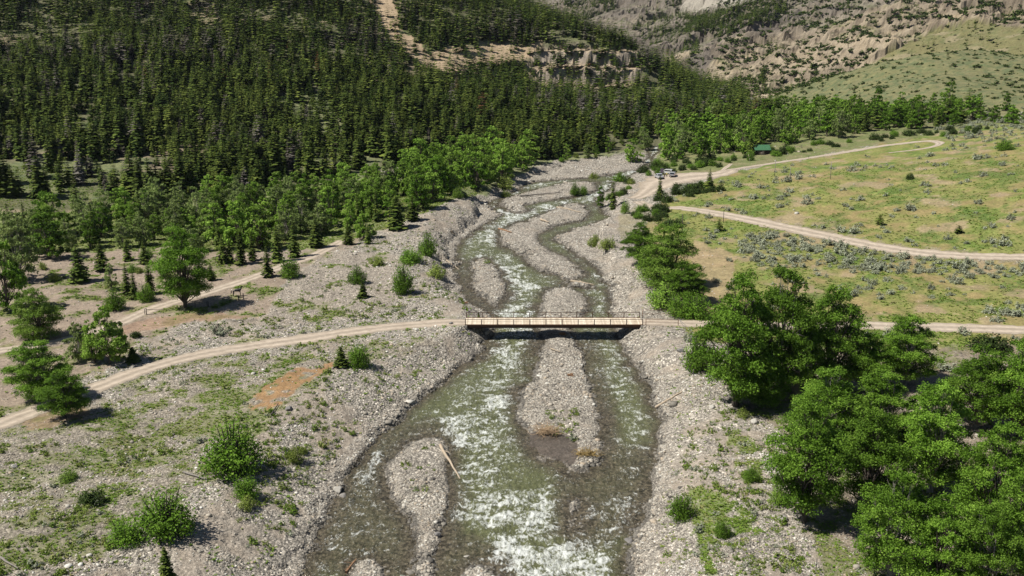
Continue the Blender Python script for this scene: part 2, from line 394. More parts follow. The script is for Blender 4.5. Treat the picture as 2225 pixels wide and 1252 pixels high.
def leaf_mat(name, cols, rough=.55, trans=.25, spread=.25):
    """foliage: colour per clump from a mesh attribute 'tone', per tree from object random"""
    m, nt, b = mat_new(name); N = nt.nodes; L = nt.links
    at = N.new('ShaderNodeAttribute'); at.attribute_name = 'tone'
    oi = N.new('ShaderNodeObjectInfo')
    rp = N.new('ShaderNodeValToRGB'); e = rp.color_ramp.elements
    e[0].color = (*cols[0], 1); e[1].color = (*cols[-1], 1)
    for k in range(1, len(cols)-1):
        q = e.new(k/(len(cols)-1)); q.color = (*cols[k], 1)
    L.new(at.outputs['Fac'], rp.inputs[0])
    mr = N.new('ShaderNodeMapRange'); mr.inputs[3].default_value = 1-spread; mr.inputs[4].default_value = 1+spread
    L.new(oi.outputs['Random'], mr.inputs[0])
    sc = N.new('ShaderNodeVectorMath'); sc.operation = 'SCALE'; L.new(rp.outputs[0], sc.inputs[0]); L.new(mr.outputs[0], sc.inputs['Scale'])
    L.new(sc.outputs[0], b.inputs['Base Color'])
    b.inputs['Roughness'].default_value = rough; b.inputs['Specular IOR Level'].default_value = .08
    if trans:
        tr = N.new('ShaderNodeBsdfTranslucent'); L.new(sc.outputs[0], tr.inputs[0])
        mx = N.new('ShaderNodeMixShader'); mx.inputs[0].default_value = trans
        L.new(b.outputs[0], mx.inputs[1]); L.new(tr.outputs[0], mx.inputs[2]); L.new(mx.outputs[0], N['Material Output'].inputs[0])
    return m
# ------------------------------------------------------------------ ground colours
def zone(poly, amp=10, k=1., s=80):
    return soft_poly(poly, GU, GV, k, s, amp)
def lerp(a, b, t): return a*(1-t[..., None])+np.asarray(b)*t[..., None]
n1 = fbm(GX, GY, 14, 4, 201); n2 = fbm(GX, GY, 4, 3, 211); n3 = fbm(GX, GY, 1.3, 2, 221); n4 = fbm(GX, GY, 45, 3, 231)
GRAVEL = np.array([.345, .312, .262]); SOIL = np.array([.25, .20, .155]); GRASS = np.array([.085, .13, .03]); DRY = np.array([.24, .19, .09]); RED = np.array([.25, .14, .08])
col = np.zeros(GX.shape+(3,))+GRAVEL
grav = np.ones(GX.shape)
def put(mask, c, g=None):
    global col, grav
    mask = np.clip(mask, 0, 1); col = lerp(col, c, mask)
    if g is not None: grav = grav*(1-mask)+g*mask
# browner patches of fine material on the gravel
put(sstep(.50, .62, n2*.5+n1*.5)*.75*(BEDSD > 1), (.285, .24, .19), .18)
put(sstep(.56, .66, n2*.6+n3*.4)*.5, (.27, .225, .175), .3)
# left terrace: sandy soil with grass
TERR = [(-60,470),(250,440),(560,470),(740,500),(800,520),(700,560),(620,600),(600,650),(560,690),(420,700),(300,740),(250,790),(130,850),(0,900),(-60,930)]
t = zone(TERR, 14)
put(t*.9, (.255, .20, .15), .18)
put(zone([(300,470),(500,500),(700,520),(860,560),(900,620),(820,680),(600,720),(560,690),(640,600),(560,560)], 10)*.55, (.28, .235, .185), .5)
VALLEYL = zone([(-80,400),(260,380),(700,360),(900,400),(960,440),(840,500),(700,540),(300,540),(-80,560)], 12)
put(VALLEYL*.85, (.15, .18, .06), .05)
# left foreground terrace, patchy grass over gravel
LG = zone([(180,880),(480,790),(730,755),(900,735),(960,745),(760,800),(660,850),(590,910),(520,1010),(430,1070),(250,1190),(120,1260),(-60,1260),(-60,930),(60,900)], 22)
put(LG*.6, (.235, .20, .15), .65)
pg = sstep(.44, .56, n1*.3+n2*.4+n3*.3)
LGd = zone([(200,880),(480,795),(700,765),(690,810),(600,870),(540,1000),(420,1070),(250,1150),(150,1130),(200,1020),(120,940)], 22)
put(LG*pg*.55+LGd*pg*.15, (.135, .155, .055), .05)
t2 = zone(TERR, 14)|zone([(560,560),(860,520),(940,640),(900,690),(620,720)], 10)
put(t2*sstep(.52, .62, n1*.35+n2*.45+n3*.2)*.75, (.12, .145, .045), .05)
put(zone([(540,880),(570,840),(640,800),(725,785),(730,796),(660,835),(610,880),(560,905)], 6)*sstep(.35, .5, n3)*.85, (.27, .155, .075), .12)
put(zone([(250,735),(330,715),(420,700),(560,690),(470,680),(330,690),(270,710)], 5)*.5, (.28, .17, .11), .1)
put(zone([(40,915),(170,875),(200,900),(60,940)], 5)*.6, (.22, .14, .08), .1)
# verges beside the left road
put(sstep(3.2, .8, RD)*sstep(0, .5, RD)*sstep(.42, .56, n2)*(GU < 1000)*.7, (.14, .15, .05), .05)
# right-hand meadow
MEAD = zone([(1400,490),(1440,440),(1500,405),(1590,374),(1700,353),(1900,320),(2100,270),(2500,230),(2500,780),(1900,760),(1500,740),(1480,706),(1490,660),(1440,610),(1400,540)], 7)
put(MEAD*1., (.19, .19, .064), 0)
g = sstep(.44, .60, n1*.5+n2*.3+n3*.2)
put(MEAD*g*.85, (.115, .165, .036))
put(MEAD*sstep(.50, .64, fbm(GX, GY, 10, 4, 300)*.5+n2*.5)*.6, (.27, .185, .10))
put(MEAD*sstep(.57, .68, fbm(GX, GY, 7, 4, 310))*.75, (.29, .22, .14), .15)
put(MEAD*sstep(.54, .66, fbm(GX, GY, 8, 3, 320)*.7+n3*.3)*.65, (.065, .12, .025))
put(zone([(1505,520),(1600,560),(1590,640),(1530,690),(1520,620),(1500,570)], 10)*.8, (.29, .22, .13), .1)
put(zone([(1560,470),(1700,500),(1900,545),(2000,560),(2225,575),(2225,560),(2100,545),(1900,522),(1750,490),(1600,460)], 4)*sstep(.45, .6, n3)*.7, (.27, .22, .16), .6)
# strip of ground above the meadow and along the tree line
TL = zone([(1400,330),(1500,300),(1700,240),(2225,200),(2500,180),(2500,245),(2100,280),(1900,318),(1700,352),(1600,368),(1560,372),(1500,378),(1440,385)], 6)&(~LAYER_B)
put(TL*.95, (.125, .145, .05), .05)
put(TL*sstep(.5, .6, n2)*.6, (.20, .175, .10), .05)
put(zone([(1340,470),(1390,440),(1430,480),(1420,520),(1350,520)], 6)*.5, (.22, .20, .10), .3)
# soil and gravel mix under the cottonwoods
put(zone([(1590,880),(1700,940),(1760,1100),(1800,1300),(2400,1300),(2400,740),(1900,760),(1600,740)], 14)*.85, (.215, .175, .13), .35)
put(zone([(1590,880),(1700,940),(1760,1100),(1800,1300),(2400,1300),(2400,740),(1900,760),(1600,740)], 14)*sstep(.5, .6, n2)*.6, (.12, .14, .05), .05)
put(zone([(1500,1060),(1560,1070),(1660,1140),(1640,1170),(1560,1190),(1530,1180),(1560,1250),(1540,1252),(1500,1140)], 10)*sstep(.36, .5, n2*.5+n3*.5)*.85, (.13, .17, .045), .05)
put(zone([(1590,930),(1640,960),(1660,1040),(1620,1050),(1580,980)], 10)*sstep(.46, .56, n2*.5+n3*.5)*.8, (.13, .17, .045), .05)
put(zone([(640,480),(900,360),(1090,330),(1400,300),(1400,330),(1180,355),(1110,385),(1060,420),(960,440),(860,490)], 8)*.8, (.13, .155, .05), .1)
# wooded mountain floor
valleyfar = sstep(6, 12, GZ-WL(GY))
FM = zone([(-400,-400),(1190,-400),(1270,40),(1414,110),(1530,190),(1620,232),(1760,255),(1700,275),(1560,300),(1400,325),(1160,345),(960,345),(760,385),(640,410),(420,440),(200,460),(-400,470)], 8)*(~LAYER_C)*(~LAYER_B)*1.
FM = np.maximum(FM, (GY > 480)*(GX < .12*GY)*(~LAYER_B)*1.)
put(FM*.95, (.105, .105, .055), 0)
put(FM*sstep(.54, .64, n4*.5+n1*.5)*.6, (.12, .15, .05))
put(FM*sstep(.6, .68, fbm(GX, GY, 30, 4, 400))*.8, (.26, .21, .14), .3)
OPEN = [[(-60,350),(80,350),(330,345),(330,365),(150,380),(-60,400)],[(230,375),(400,365),(400,395),(300,400)],[(60,370),(150,390),(230,440),(150,430),(-60,400)],[(700,330),(840,345),(800,375),(650,385)],[(150,260),(240,270),(230,300),(160,300)],[(600,200),(700,210),(760,290),(700,300),(600,250)],[(880,295),(990,320),(980,345),(880,330)]]
OPENM = np.zeros(GX.shape, bool)
for p in OPEN: OPENM |= zone(p, 10)
put(OPENM*(~LAYER_B)*.9, (.16, .17, .08), .05)
put(OPENM*(~LAYER_B)*sstep(.5, .58, fbm(GX, GY, 2.2, 2, 778))*.6, (.085, .11, .055))
SLIDE = [(790,-20),(850,-20),(870,60),(930,110),(1010,95),(1130,100),(1180,90),(1180,120),(1090,140),(960,160),(900,130),(850,80)]
SLIDEM = zone(SLIDE, 9)&(~LAYER_B)
put(SLIDEM*.95, (.37, .28, .185), .3)
BL = (bl > 0)
put(BL*.95, (.33, .26, .18), .2)

# slope of the terrain, for rock
dzx = np.gradient(GZ, axis=1)/np.maximum(np.gradient(GX, axis=1), .01); dzy = np.gradient(GZ, axis=0)/np.maximum(np.gradient(GY, axis=0), .01)
SLOPE = np.hypot(dzx, dzy)
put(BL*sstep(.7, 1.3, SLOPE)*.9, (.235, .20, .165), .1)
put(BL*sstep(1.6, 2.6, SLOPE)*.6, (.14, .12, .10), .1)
KNM = (LAYER_C | zone([(1660,240),(1760,200),(1850,150),(1900,128),(2000,100),(2100,95),(2230,105),(2500,110),(2500,245),(2225,215),(2100,232),(1900,238),(1750,262)], 3)) & ~LAYER_B
KN = KNM.astype(float)
put(KN, (.152, .148, .070), .05)
put(KN*sstep(.45, .6, n1*.4+n2*.6)*.6, (.165, .155, .082))
put(KN*sstep(.50, .58, fbm(GX, GY, 2.6, 2, 777))*.75, (.085, .11, .052))
# rocky mountains
B = LAYER_B.astype(float)
strat = fbm(GX*.25+GZ*2.2, GY*.05+GZ*3.1, 9, 3, 500)
put(B, (.30, .25, .19), .25)
put(B*sstep(.4, .7, strat)*.6, (.22, .185, .155))
put(B*sstep(.5, .62, fbm(GX, GY, 40, 4, 510))*.8, (.36, .30, .215), .3)
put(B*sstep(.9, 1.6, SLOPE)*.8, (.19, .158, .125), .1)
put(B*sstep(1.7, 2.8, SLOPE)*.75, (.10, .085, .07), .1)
put(B*sstep(.48, .58, fbm(GX, GY, 55, 4, 520))*sstep(1.0, .55, SLOPE)*.75, (.15, .17, .075), 0)
OUTC = B*np.maximum(sstep(.52, .68, ridged(GX+.5*GY, GY-.3*GX, 26, 4, 31)), sstep(.58, .74, ridged((GX+GY)*.27+900, (GX-GY)*.707, 34, 5, 51))*.8)
put(OUTC*sstep(.35, .6, strat)*.85, (.135, .112, .093), .1)
put(OUTC*sstep(.55, .68, ridged(GX, GY, 9, 3, 37))*.6, (.33, .285, .23), .1)
GSL = zone([(1640,250),(1760,225),(1850,168),(1950,105),(2040,58),(2110,40),(2190,62),(2600,60),(2600,300),(1640,300)], 7)
put(B*GSL*.95, (.155, .15, .074), 0)
put(B*GSL*sstep(.5, .6, n2*.5+n1*.5)*.6, (.11, .135, .06), 0)
put(B*GSL*sstep(.6, .68, n1)*.7, (.27, .23, .16), 0)
TQ = GZ-.30*GX+.05*GY+(fbm(GX, GY, 60, 3, 505)-.5)*16
BED_ = vnoise(TQ/3.2, GX*.012+GY*.01, 507); BED2 = vnoise(TQ/9., GX*.006+GY*.006, 508)
rockm = B*(1-GSL*.9)*(1-sstep(.5, .62, fbm(GX, GY, 40, 4, 510))*.6)
put(rockm*sstep(.55, .75, BED2)*.6, (.155, .13, .105)); put(rockm*sstep(.62, .8, BED_)*.55, (.12, .10, .083)); put(rockm*sstep(.35, .15, BED_)*.4, (.37, .315, .245))
RIB = zone([(1440,150),(1490,125),(1540,108),(1610,82),(1680,45),(1735,20),(1742,32),(1660,76),(1580,108),(1545,135),(1520,165),(1495,172)], 6)
put(B*RIB*.75, (.095, .082, .072), .1)
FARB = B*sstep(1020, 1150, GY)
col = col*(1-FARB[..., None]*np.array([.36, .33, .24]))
put(B*zone([(1480,30),(1600,10),(1750,-20),(1600,-20),(1480,0)], 6)*.9, (.33, .31, .285), .3)
put(B*zone([(1490,130),(1540,105),(1550,125),(1530,165),(1500,165)], 4)*.5, (.12, .11, .11))
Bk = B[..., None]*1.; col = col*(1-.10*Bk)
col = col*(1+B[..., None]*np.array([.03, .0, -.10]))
# riverside: wet stones beside the water, brown silt
wet = sstep(1.5, .2, sd+.0)*(SD > -3)*(SD < 10)*(GY < 520)
put(wet*.32, (.10, .088, .07), .9)
put(((SD < 0)*1.), (.06, .05, .035), .8)
PUD = zone([(1140,945),(1160,940),(1215,940),(1250,958),(1260,985),(1245,1012),(1200,1002),(1155,978)], 4)
put(PUD*.9, (.085, .068, .055), .3)
WETM = np.maximum(wet, PUD*1.)
# --- terrain material
def terrain_mat():
    m, nt, b = mat_new('ground_gravel_and_grass'); N = nt.nodes; L = nt.links
    def nd(t, **k):
        n = N.new(t)
        for a, v in k.items(): setattr(n, a, v)
        return n
    at = nd('ShaderNodeAttribute', attribute_name='Col'); gr = nd('ShaderNodeAttribute', attribute_name='grav'); wt = nd('ShaderNodeAttribute', attribute_name='wet')
    geo = nd('ShaderNodeNewGeometry')
    v1 = nd('ShaderNodeTexVoronoi'); v1.inputs['Scale'].default_value = 2.6
    v2 = nd('ShaderNodeTexVoronoi'); v2.inputs['Scale'].default_value = 6.5
    n0 = nd('ShaderNodeTexNoise'); n0.inputs['Scale'].default_value = 1.3; n0.inputs['Detail'].default_value = 8; n0.inputs['Roughness'].default_value = .7
    n5 = nd('ShaderNodeTexNoise'); n5.inputs['Scale'].default_value = .22; n5.inputs['Detail'].default_value = 6; n5.inputs['Roughness'].default_value = .65
    for n in (v1, v2, n0, n5): L.new(geo.outputs['Position'], n.inputs['Vector'])
    def math_(op, a, b_=None, clamp=False):
        n = nd('ShaderNodeMath', operation=op, use_clamp=clamp)
        for i, q in enumerate((a, b_)):
            if q is None: continue
            if hasattr(q, 'links'): L.new(q, n.inputs[i])
            else: n.inputs[i].default_value = q
        return n.outputs[0]
    def ramp(fac, stops):
        r = nd('ShaderNodeValToRGB'); e = r.color_ramp.elements
        e[0].position = stops[0][0]; e[0].color = (*[stops[0][1]]*3, 1); e[1].position = stops[-1][0]; e[1].color = (*[stops[-1][1]]*3, 1)
        for p, c in stops[1:-1]:
            q = e.new(p); q.color = (c, c, c, 1)
        L.new(fac, r.inputs[0]); return r.outputs[0]
    s1 = nd('ShaderNodeSeparateColor'); L.new(v1.outputs['Color'], s1.inputs[0]); s2 = nd('ShaderNodeSeparateColor'); L.new(v2.outputs['Color'], s2.inputs[0])
    stone = math_('MULTIPLY', ramp(s1.outputs[0], [(0, .55), (.5, 1.0), (.86, 1.25), (1, 1.9)]), ramp(s2.outputs[0], [(0, .55), (.5, 1.0), (.85, 1.2), (1, 1.8)]))
    gap = math_('MULTIPLY', ramp(v1.outputs['Distance'], [(0, 1.05), (.45, 1), (.75, .6)]), ramp(v2.outputs['Distance'], [(0, 1.05), (.5, 1), (.8, .5)]))
    stone = math_('MULTIPLY', stone, gap)
    fine = ramp(n0.outputs['Fac'], [(.25, .55), (.5, 1.0), (.75, 1.5)])
    big = ramp(n5.outputs['Fac'], [(.25, .78), (.5, 1.0), (.75, 1.22)])
    mx = nd('ShaderNodeMix', data_type='FLOAT'); L.new(gr.outputs['Fac'], mx.inputs[0]); L.new(fine, mx.inputs[2]); L.new(stone, mx.inputs[3])
    f = math_('MULTIPLY', mx.outputs[0], big)
    sc = nd('ShaderNodeVectorMath', operation='SCALE'); L.new(at.outputs['Color'], sc.inputs[0]); L.new(f, sc.inputs['Scale'])
    L.new(sc.outputs[0], b.inputs['Base Color'])
    rr = nd('ShaderNodeMapRange'); rr.inputs[3].default_value = .92; rr.inputs[4].default_value = .35; L.new(wt.outputs['Fac'], rr.inputs[0]); L.new(rr.outputs[0], b.inputs['Roughness'])
    b.inputs['Specular IOR Level'].default_value = .12
    h = math_('ADD', math_('MULTIPLY', math_('SUBTRACT', 1.0, v1.outputs['Distance']), gr.outputs['Fac']), n0.outputs['Fac'])
    bp = nd('ShaderNodeBump'); bp.inputs['Strength'].default_value = .9; bp.inputs['Distance'].default_value = .22
    L.new(h, bp.inputs['Height']); L.new(bp.outputs[0], b.inputs['Normal'])
    return m
M_TERR = terrain_mat()
nr, nc = GX.shape
idx = np.arange(nr*nc).reshape(nr, nc)
quads = np.stack([idx[:-1, :-1], idx[:-1, 1:], idx[1:, 1:], idx[1:, :-1]], -1).reshape(-1, 4)
Vt = np.stack([GX, GY, GZ], -1).reshape(-1, 3)
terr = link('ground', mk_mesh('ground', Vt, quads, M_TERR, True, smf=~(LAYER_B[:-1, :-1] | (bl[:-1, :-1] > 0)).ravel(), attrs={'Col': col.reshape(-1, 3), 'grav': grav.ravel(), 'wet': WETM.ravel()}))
tag(terr, None, None, kind='structure')
# far sheet to the horizon
M_FAR = simple('distant_land', (.16, .16, .11), .9, scale=.004)
R = 30000; x1 = halfw(45); 
fx0, fx1, fy0, fy1 = -R, R, -R, R
V = []; Fq = []
def quad(a, b_, c_, d): n = len(V); V.extend([a, b_, c_, d]); Fq.append((n, n+1, n+2, n+3))
zb = -12
quad((-R, -R, zb-12), (R, -R, zb-12), (R, 2690, zb-12), (-R, 2690, zb-12))
quad((-R, 2690, zb-12), (R, 2690, zb-12), (R, R, 40), (-R, R, 40))
far = link('distant_ground', mk_mesh('distant_ground', V, Fq, M_FAR)); tag(far, None, None, kind='structure')
# ------------------------------------------------------------------ water
HOT = [(1010,1110,3.5,.8),(1100,1180,4,.8),(1400,1100,3,.8),(1290,1170,4,.85),(1180,1110,3,.8),(1080,1230,3.5,.8),(1150,1240,4,.85),(1300,1230,4,.6),(1070,880,2.2,1.4),(985,935,3.2,1.1),(1000,965,2.4,.9),(1150,1130,4.5,.95),(1060,1110,3.5,.9),(1230,1180,5,.9),(1130,1210,4.5,.9),(1340,1130,4,.9),(1290,1120,3,.8),(800,1030,2,1.1),(810,1010,2,1.),(1150,625,3.4,1.1),(1110,650,2.6,1.0),(1070,600,3,.6),(1060,530,3.5,.95),(1030,500,3.5,1.0),(1110,475,4,.95),(1190,452,5,.9),(1150,462,4,.9),(1230,445,4,.8),(1330,400,5,.9),(1350,385,5,.9),(1420,340,7,1.0),(1425,325,7,1.0),(1340,800,3,.6),(1330,770,3,.6),(1345,870,3,.6),(1390,900,3,.4),(1380,950,3.4,.6),(1100,560,3,.9),(1130,585,3,.6),(1310,705,2,.7),(700,1220,3,.6),(860,1150,2,.3),(1075,445,3,.8),(1150,405,4,.5),(1255,500,2,.3),(1100,1000,4,.5),(1040,1000,4,.75),(1050,1060,3,.6),(1200,1080,4,.55),(1330,960,3,.45),(1270,595,2,.5),(1300,655,2,.4),(1150,790,3,.35),(1090,760,4,.45),(1210,1240,5,.9),(940,900,4,.3)]
wy = build_rows(88., 480., .17, 1.05)
wx = np.linspace(-1, 1, 620)
def rivermid(y): return np.interp(y, [88, 120, 160, 185, 230, 300, 350, 430, 480], [0, 2, 5, 8, 3, 8, 25, 62, 75])
def riverhw(y): return np.interp(y, [88, 130, 160, 185, 230, 300, 350, 430, 480], [34, 27, 22, 16, 30, 40, 55, 22, 22])
WX = wx[None]*riverhw(wy)[:, None]+rivermid(wy)[:, None]; WY = np.repeat(wy[:, None], len(wx), 1)
SDW = river_sd(WX, WY)
wobw = (fbm(WX, WY, 6.5, 3, 4)-.5)*2.6+(fbm(WX, WY, 2.6, 3, 5)-.5)*1.8+(fbm(WX, WY, .9, 2, 6)-.5)*.8
sdw = -(SDW-.30+wobw*np.clip(WY/160, .8, 1.4))
turb = np.full(WX.shape, .44)
qx = WX+(fbm(WX, WY, 2.5, 3, 720)-.5)*4.5; qy = WY+(fbm(WX, WY, 2.5, 3, 730)-.5)*7
for u, v, r, s_ in HOT:
    x, y, z = on_off(u, v, 0); d2 = ((qx-x)/(r*.9))**2+((qy-y)/(r*1.6))**2
    turb = np.maximum(turb, (.35+s_*.72)*np.exp(-d2*.7))
THREADS = [([(1300,430),(1200,455),(1130,470),(1060,505),(1035,540),(1085,590),(1150,620),(1130,655),(1110,700),(1115,760),(1085,830),(1060,900),(1010,960),(1055,1060),(1100,1130),(1170,1190),(1220,1290)], 4.6, .80),
 ([(1300,600),(1300,690),(1310,760),(1355,850),(1390,930),(1380,1020),(1340,1110),(1280,1170),(1230,1240)], 3.2, .63),
 ([(830,980),(800,1010),(780,1060),(735,1150),(700,1290)], 2.0, .58), ([(1430,315),(1400,350),(1375,380),(1330,400),(1300,430)], 3.5, 1.0), ([(1240,390),(1130,410),(1060,445),(1110,470)], 3, .85), ([(1255,500),(1210,520),(1260,570),(1300,610)], 1.6, .6)]
for P_, r, s_ in THREADS:
    dd = dist_lines([tuple(q) for q in toworld(P_)], qx*.5+WX*.5, qy*.5+WY*.5, False)
    turb = np.maximum(turb, .455+(s_-.455)*np.exp(-(dd/r)**2)*(.55+.75*fbm(WX, WY, 9, 3, 740)))
turb = turb*sstep(-.2, 2.2, sdw)
turb *= .62+.76*fbm(WX, WY, 7, 3, 700)
wav = ridged(WX*1.0, WY*.8, 1.5, 3, 601)-.5; wav2 = fbm(WX, WY*.9, 3.4, 3, 611)-.5; wav3 = ridged(WX, WY, .62, 2, 621)-.5
hgt = (wav*.36+wav2*.42+wav3*.20)*(.28+turb*1.15)
WZ = WL(WY)+hgt
wrp = (fbm(WX, WY, 3, 3, 745)-.5)*3
crest = ridged(WX*.62+wrp, WY*1.25+wrp, 1.9, 4, 750); crest2 = ridged(WX*.8-wrp, WY*1.1+wrp*.6, .85, 3, 760)
foam = np.clip(turb*(1+(crest-.60)*2.1+(crest2-.60)*1.0)+(wav+.1)*.12, 0, 1.25)
WZ = WZ+(crest-.6)*.30*turb
dep = sstep(.0, 4.2, sdw+(fbm(WX, WY, 5, 3, 660)-.5)*3)
cellu, cellv = pix(WX, WY, WL(WY))
cu0, cv0 = cellu, cellv; shal = 0.
for jt in range(7):
    ja = jt*2*math.pi/6; jr = 0 if jt == 6 else 1; cellu = cu0+jr*20*math.cos(ja)+(fbm(WX, WY, 1.6, 2, 780+jt)-.5)*40; cellv = cv0+jr*16*math.sin(ja)+(fbm(WX, WY, 1.6, 2, 790+jt)-.5)*30
    shal = shal+(soft_poly([(780,1000),(850,940),(940,900),(990,960),(985,1252),(640,1252),(700,1100)], cellu, cellv, 1, 90, 14)|soft_poly([(985,560),(1090,640),(1090,690),(1040,680),(985,620)], cellu, cellv, 1, 91, 8)|soft_poly([(1120,880),(1180,730),(1190,700),(1160,700),(1130,780),(1100,860),(1140,960),(1180,990)], cellu, cellv, 1, 92, 8)|soft_poly([(1200,1050),(1300,990),(1400,950),(1430,1100),(1330,1190),(1240,1200)], cellu, cellv, 1, 93, 12)|soft_poly([(985,1130),(1100,1200),(1130,1252),(960,1252)], cellu, cellv, 1, 94, 10)|soft_poly([(1250,720),(1300,720),(1330,830),(1340,1000),(1300,1010),(1290,850)], cellu, cellv, 1, 95, 6))/7.
shal = sstep(.05, .95, shal)
dep = dep*(1-.72*shal)
foam *= 1-.14*shal
keep = sdw > -1.1
kq = keep[:-1, :-1]|keep[1:, :-1]|keep[:-1, 1:]|keep[1:, 1:]
wi = np.arange(WX.size).reshape(WX.shape)
wq = np.stack([wi[:-1, :-1], wi[:-1, 1:], wi[1:, 1:], wi[1:, :-1]], -1)[kq]
used, inv = np.unique(wq, return_inverse=True); wq = inv.reshape(-1, 4)
def pickv(a): return a.ravel()[used]
def water_mat():
    m, nt, b = mat_new('river_water'); N = nt.nodes; L = nt.links
    def nd(t, **k):
        n = N.new(t)
        for a, v in k.items(): setattr(n, a, v)
        return n
    fo = nd('ShaderNodeAttribute', attribute_name='foam'); de = nd('ShaderNodeAttribute', attribute_name='dep'); geo = nd('ShaderNodeNewGeometry')
    mp = nd('ShaderNodeMapping'); mp.inputs['Scale'].default_value = (1, .55, 1); L.new(geo.outputs['Position'], mp.inputs['Vector'])
    n1 = nd('ShaderNodeTexNoise'); n1.inputs['Scale'].default_value = 3.4; n1.inputs['Detail'].default_value = 6; n1.inputs['Roughness'].default_value = .7; n1.inputs['Distortion'].default_value = .6
    n2 = nd('ShaderNodeTexNoise'); n2.inputs['Scale'].default_value = 8; n2.inputs['Detail'].default_value = 3
    vs = nd('ShaderNodeTexVoronoi'); vs.inputs['Scale'].default_value = 3.2
    L.new(mp.outputs[0], n1.inputs['Vector']); L.new(geo.outputs['Position'], n2.inputs['Vector']); L.new(geo.outputs['Position'], vs.inputs['Vector'])
    bed = nd('ShaderNodeValToRGB'); e = bed.color_ramp.elements; e[0].color = (.032, .028, .020, 1); e[1].color = (.15, .125, .086, 1)
    sv = nd('ShaderNodeSeparateColor'); L.new(vs.outputs['Color'], sv.inputs[0]); L.new(sv.outputs[0], bed.inputs[0])
    rp = nd('ShaderNodeMix', data_type='RGBA'); L.new(de.outputs['Fac'], rp.inputs[0]); L.new(bed.outputs[0], rp.inputs[6]); rp.inputs[7].default_value = (.120, .128, .060, 1)
    def mth(op, p, q):
        n = nd('ShaderNodeMath', operation=op)
        for i, t in enumerate((p, q)):
            if hasattr(t, 'links'): L.new(t, n.inputs[i])
            else: n.inputs[i].default_value = t
        return n.outputs[0]
    nf = nd('ShaderNodeTexNoise'); nf.inputs['Scale'].default_value = .85; nf.inputs['Detail'].default_value = 8; nf.inputs['Roughness'].default_value = .66; nf.inputs['Distortion'].default_value = 1.4
    L.new(mp.outputs[0], nf.inputs['Vector'])
    T = mth('SUBTRACT', .735, mth('MULTIPLY', fo.outputs['Fac'], .235))
    f1 = mth('DIVIDE', mth('SUBTRACT', nf.outputs['Fac'], T), .14)
    T2 = mth('SUBTRACT', .695, mth('MULTIPLY', fo.outputs['Fac'], .20))
    f2 = mth('DIVIDE', mth('SUBTRACT', n1.outputs['Fac'], T2), .14)
    mr = nd('ShaderNodeMapRange'); L.new(mth('MAXIMUM', f1, f2), mr.inputs[0]); mr.inputs[4].default_value = .93
    ns = nd('ShaderNodeTexNoise'); ns.inputs['Scale'].default_value = 1.9; ns.inputs['Detail'].default_value = 7; ns.inputs['Roughness'].default_value = .72; ns.inputs['Distortion'].default_value = .8; L.new(mp.outputs[0], ns.inputs['Vector'])
    sr = nd('ShaderNodeMapRange'); sr.inputs[1].default_value = .3; sr.inputs[2].default_value = .72; sr.inputs[3].default_value = .45; sr.inputs[4].default_value = 1.75; L.new(ns.outputs['Fac'], sr.inputs[0])
    ssc = nd('ShaderNodeVectorMath', operation='SCALE'); L.new(rp.outputs[2], ssc.inputs[0]); L.new(sr.outputs[0], ssc.inputs['Scale'])
    fm = nd('ShaderNodeMix', data_type='RGBA'); L.new(mr.outputs[0], fm.inputs[0]); L.new(ssc.outputs[0], fm.inputs[6]); fm.inputs[7].default_value = (.78, .80, .76, 1)
    L.new(fm.outputs[2], b.inputs['Base Color'])
    r = nd('ShaderNodeMapRange'); r.inputs[3].default_value = .12; r.inputs[4].default_value = .7; L.new(mr.outputs[0], r.inputs[0]); L.new(r.outputs[0], b.inputs['Roughness'])
    b.inputs['IOR'].default_value = 1.33
    ad = nd('ShaderNodeMath', operation='ADD'); L.new(n1.outputs['Fac'], ad.inputs[0]); L.new(n2.outputs['Fac'], ad.inputs[1])
    bp = nd('ShaderNodeBump'); bp.inputs['Strength'].default_value = 1.; bp.inputs['Distance'].default_value = .30; L.new(ad.outputs[0], bp.inputs['Height']); L.new(bp.outputs[0], b.inputs['Normal'])
    return m
river = link('river', mk_mesh('river', np.stack([pickv(WX), pickv(WY), pickv(WZ)], 1), wq, water_mat(), True, attrs={'foam': pickv(foam), 'dep': pickv(dep)}))
tag(river, None, None, kind='structure')
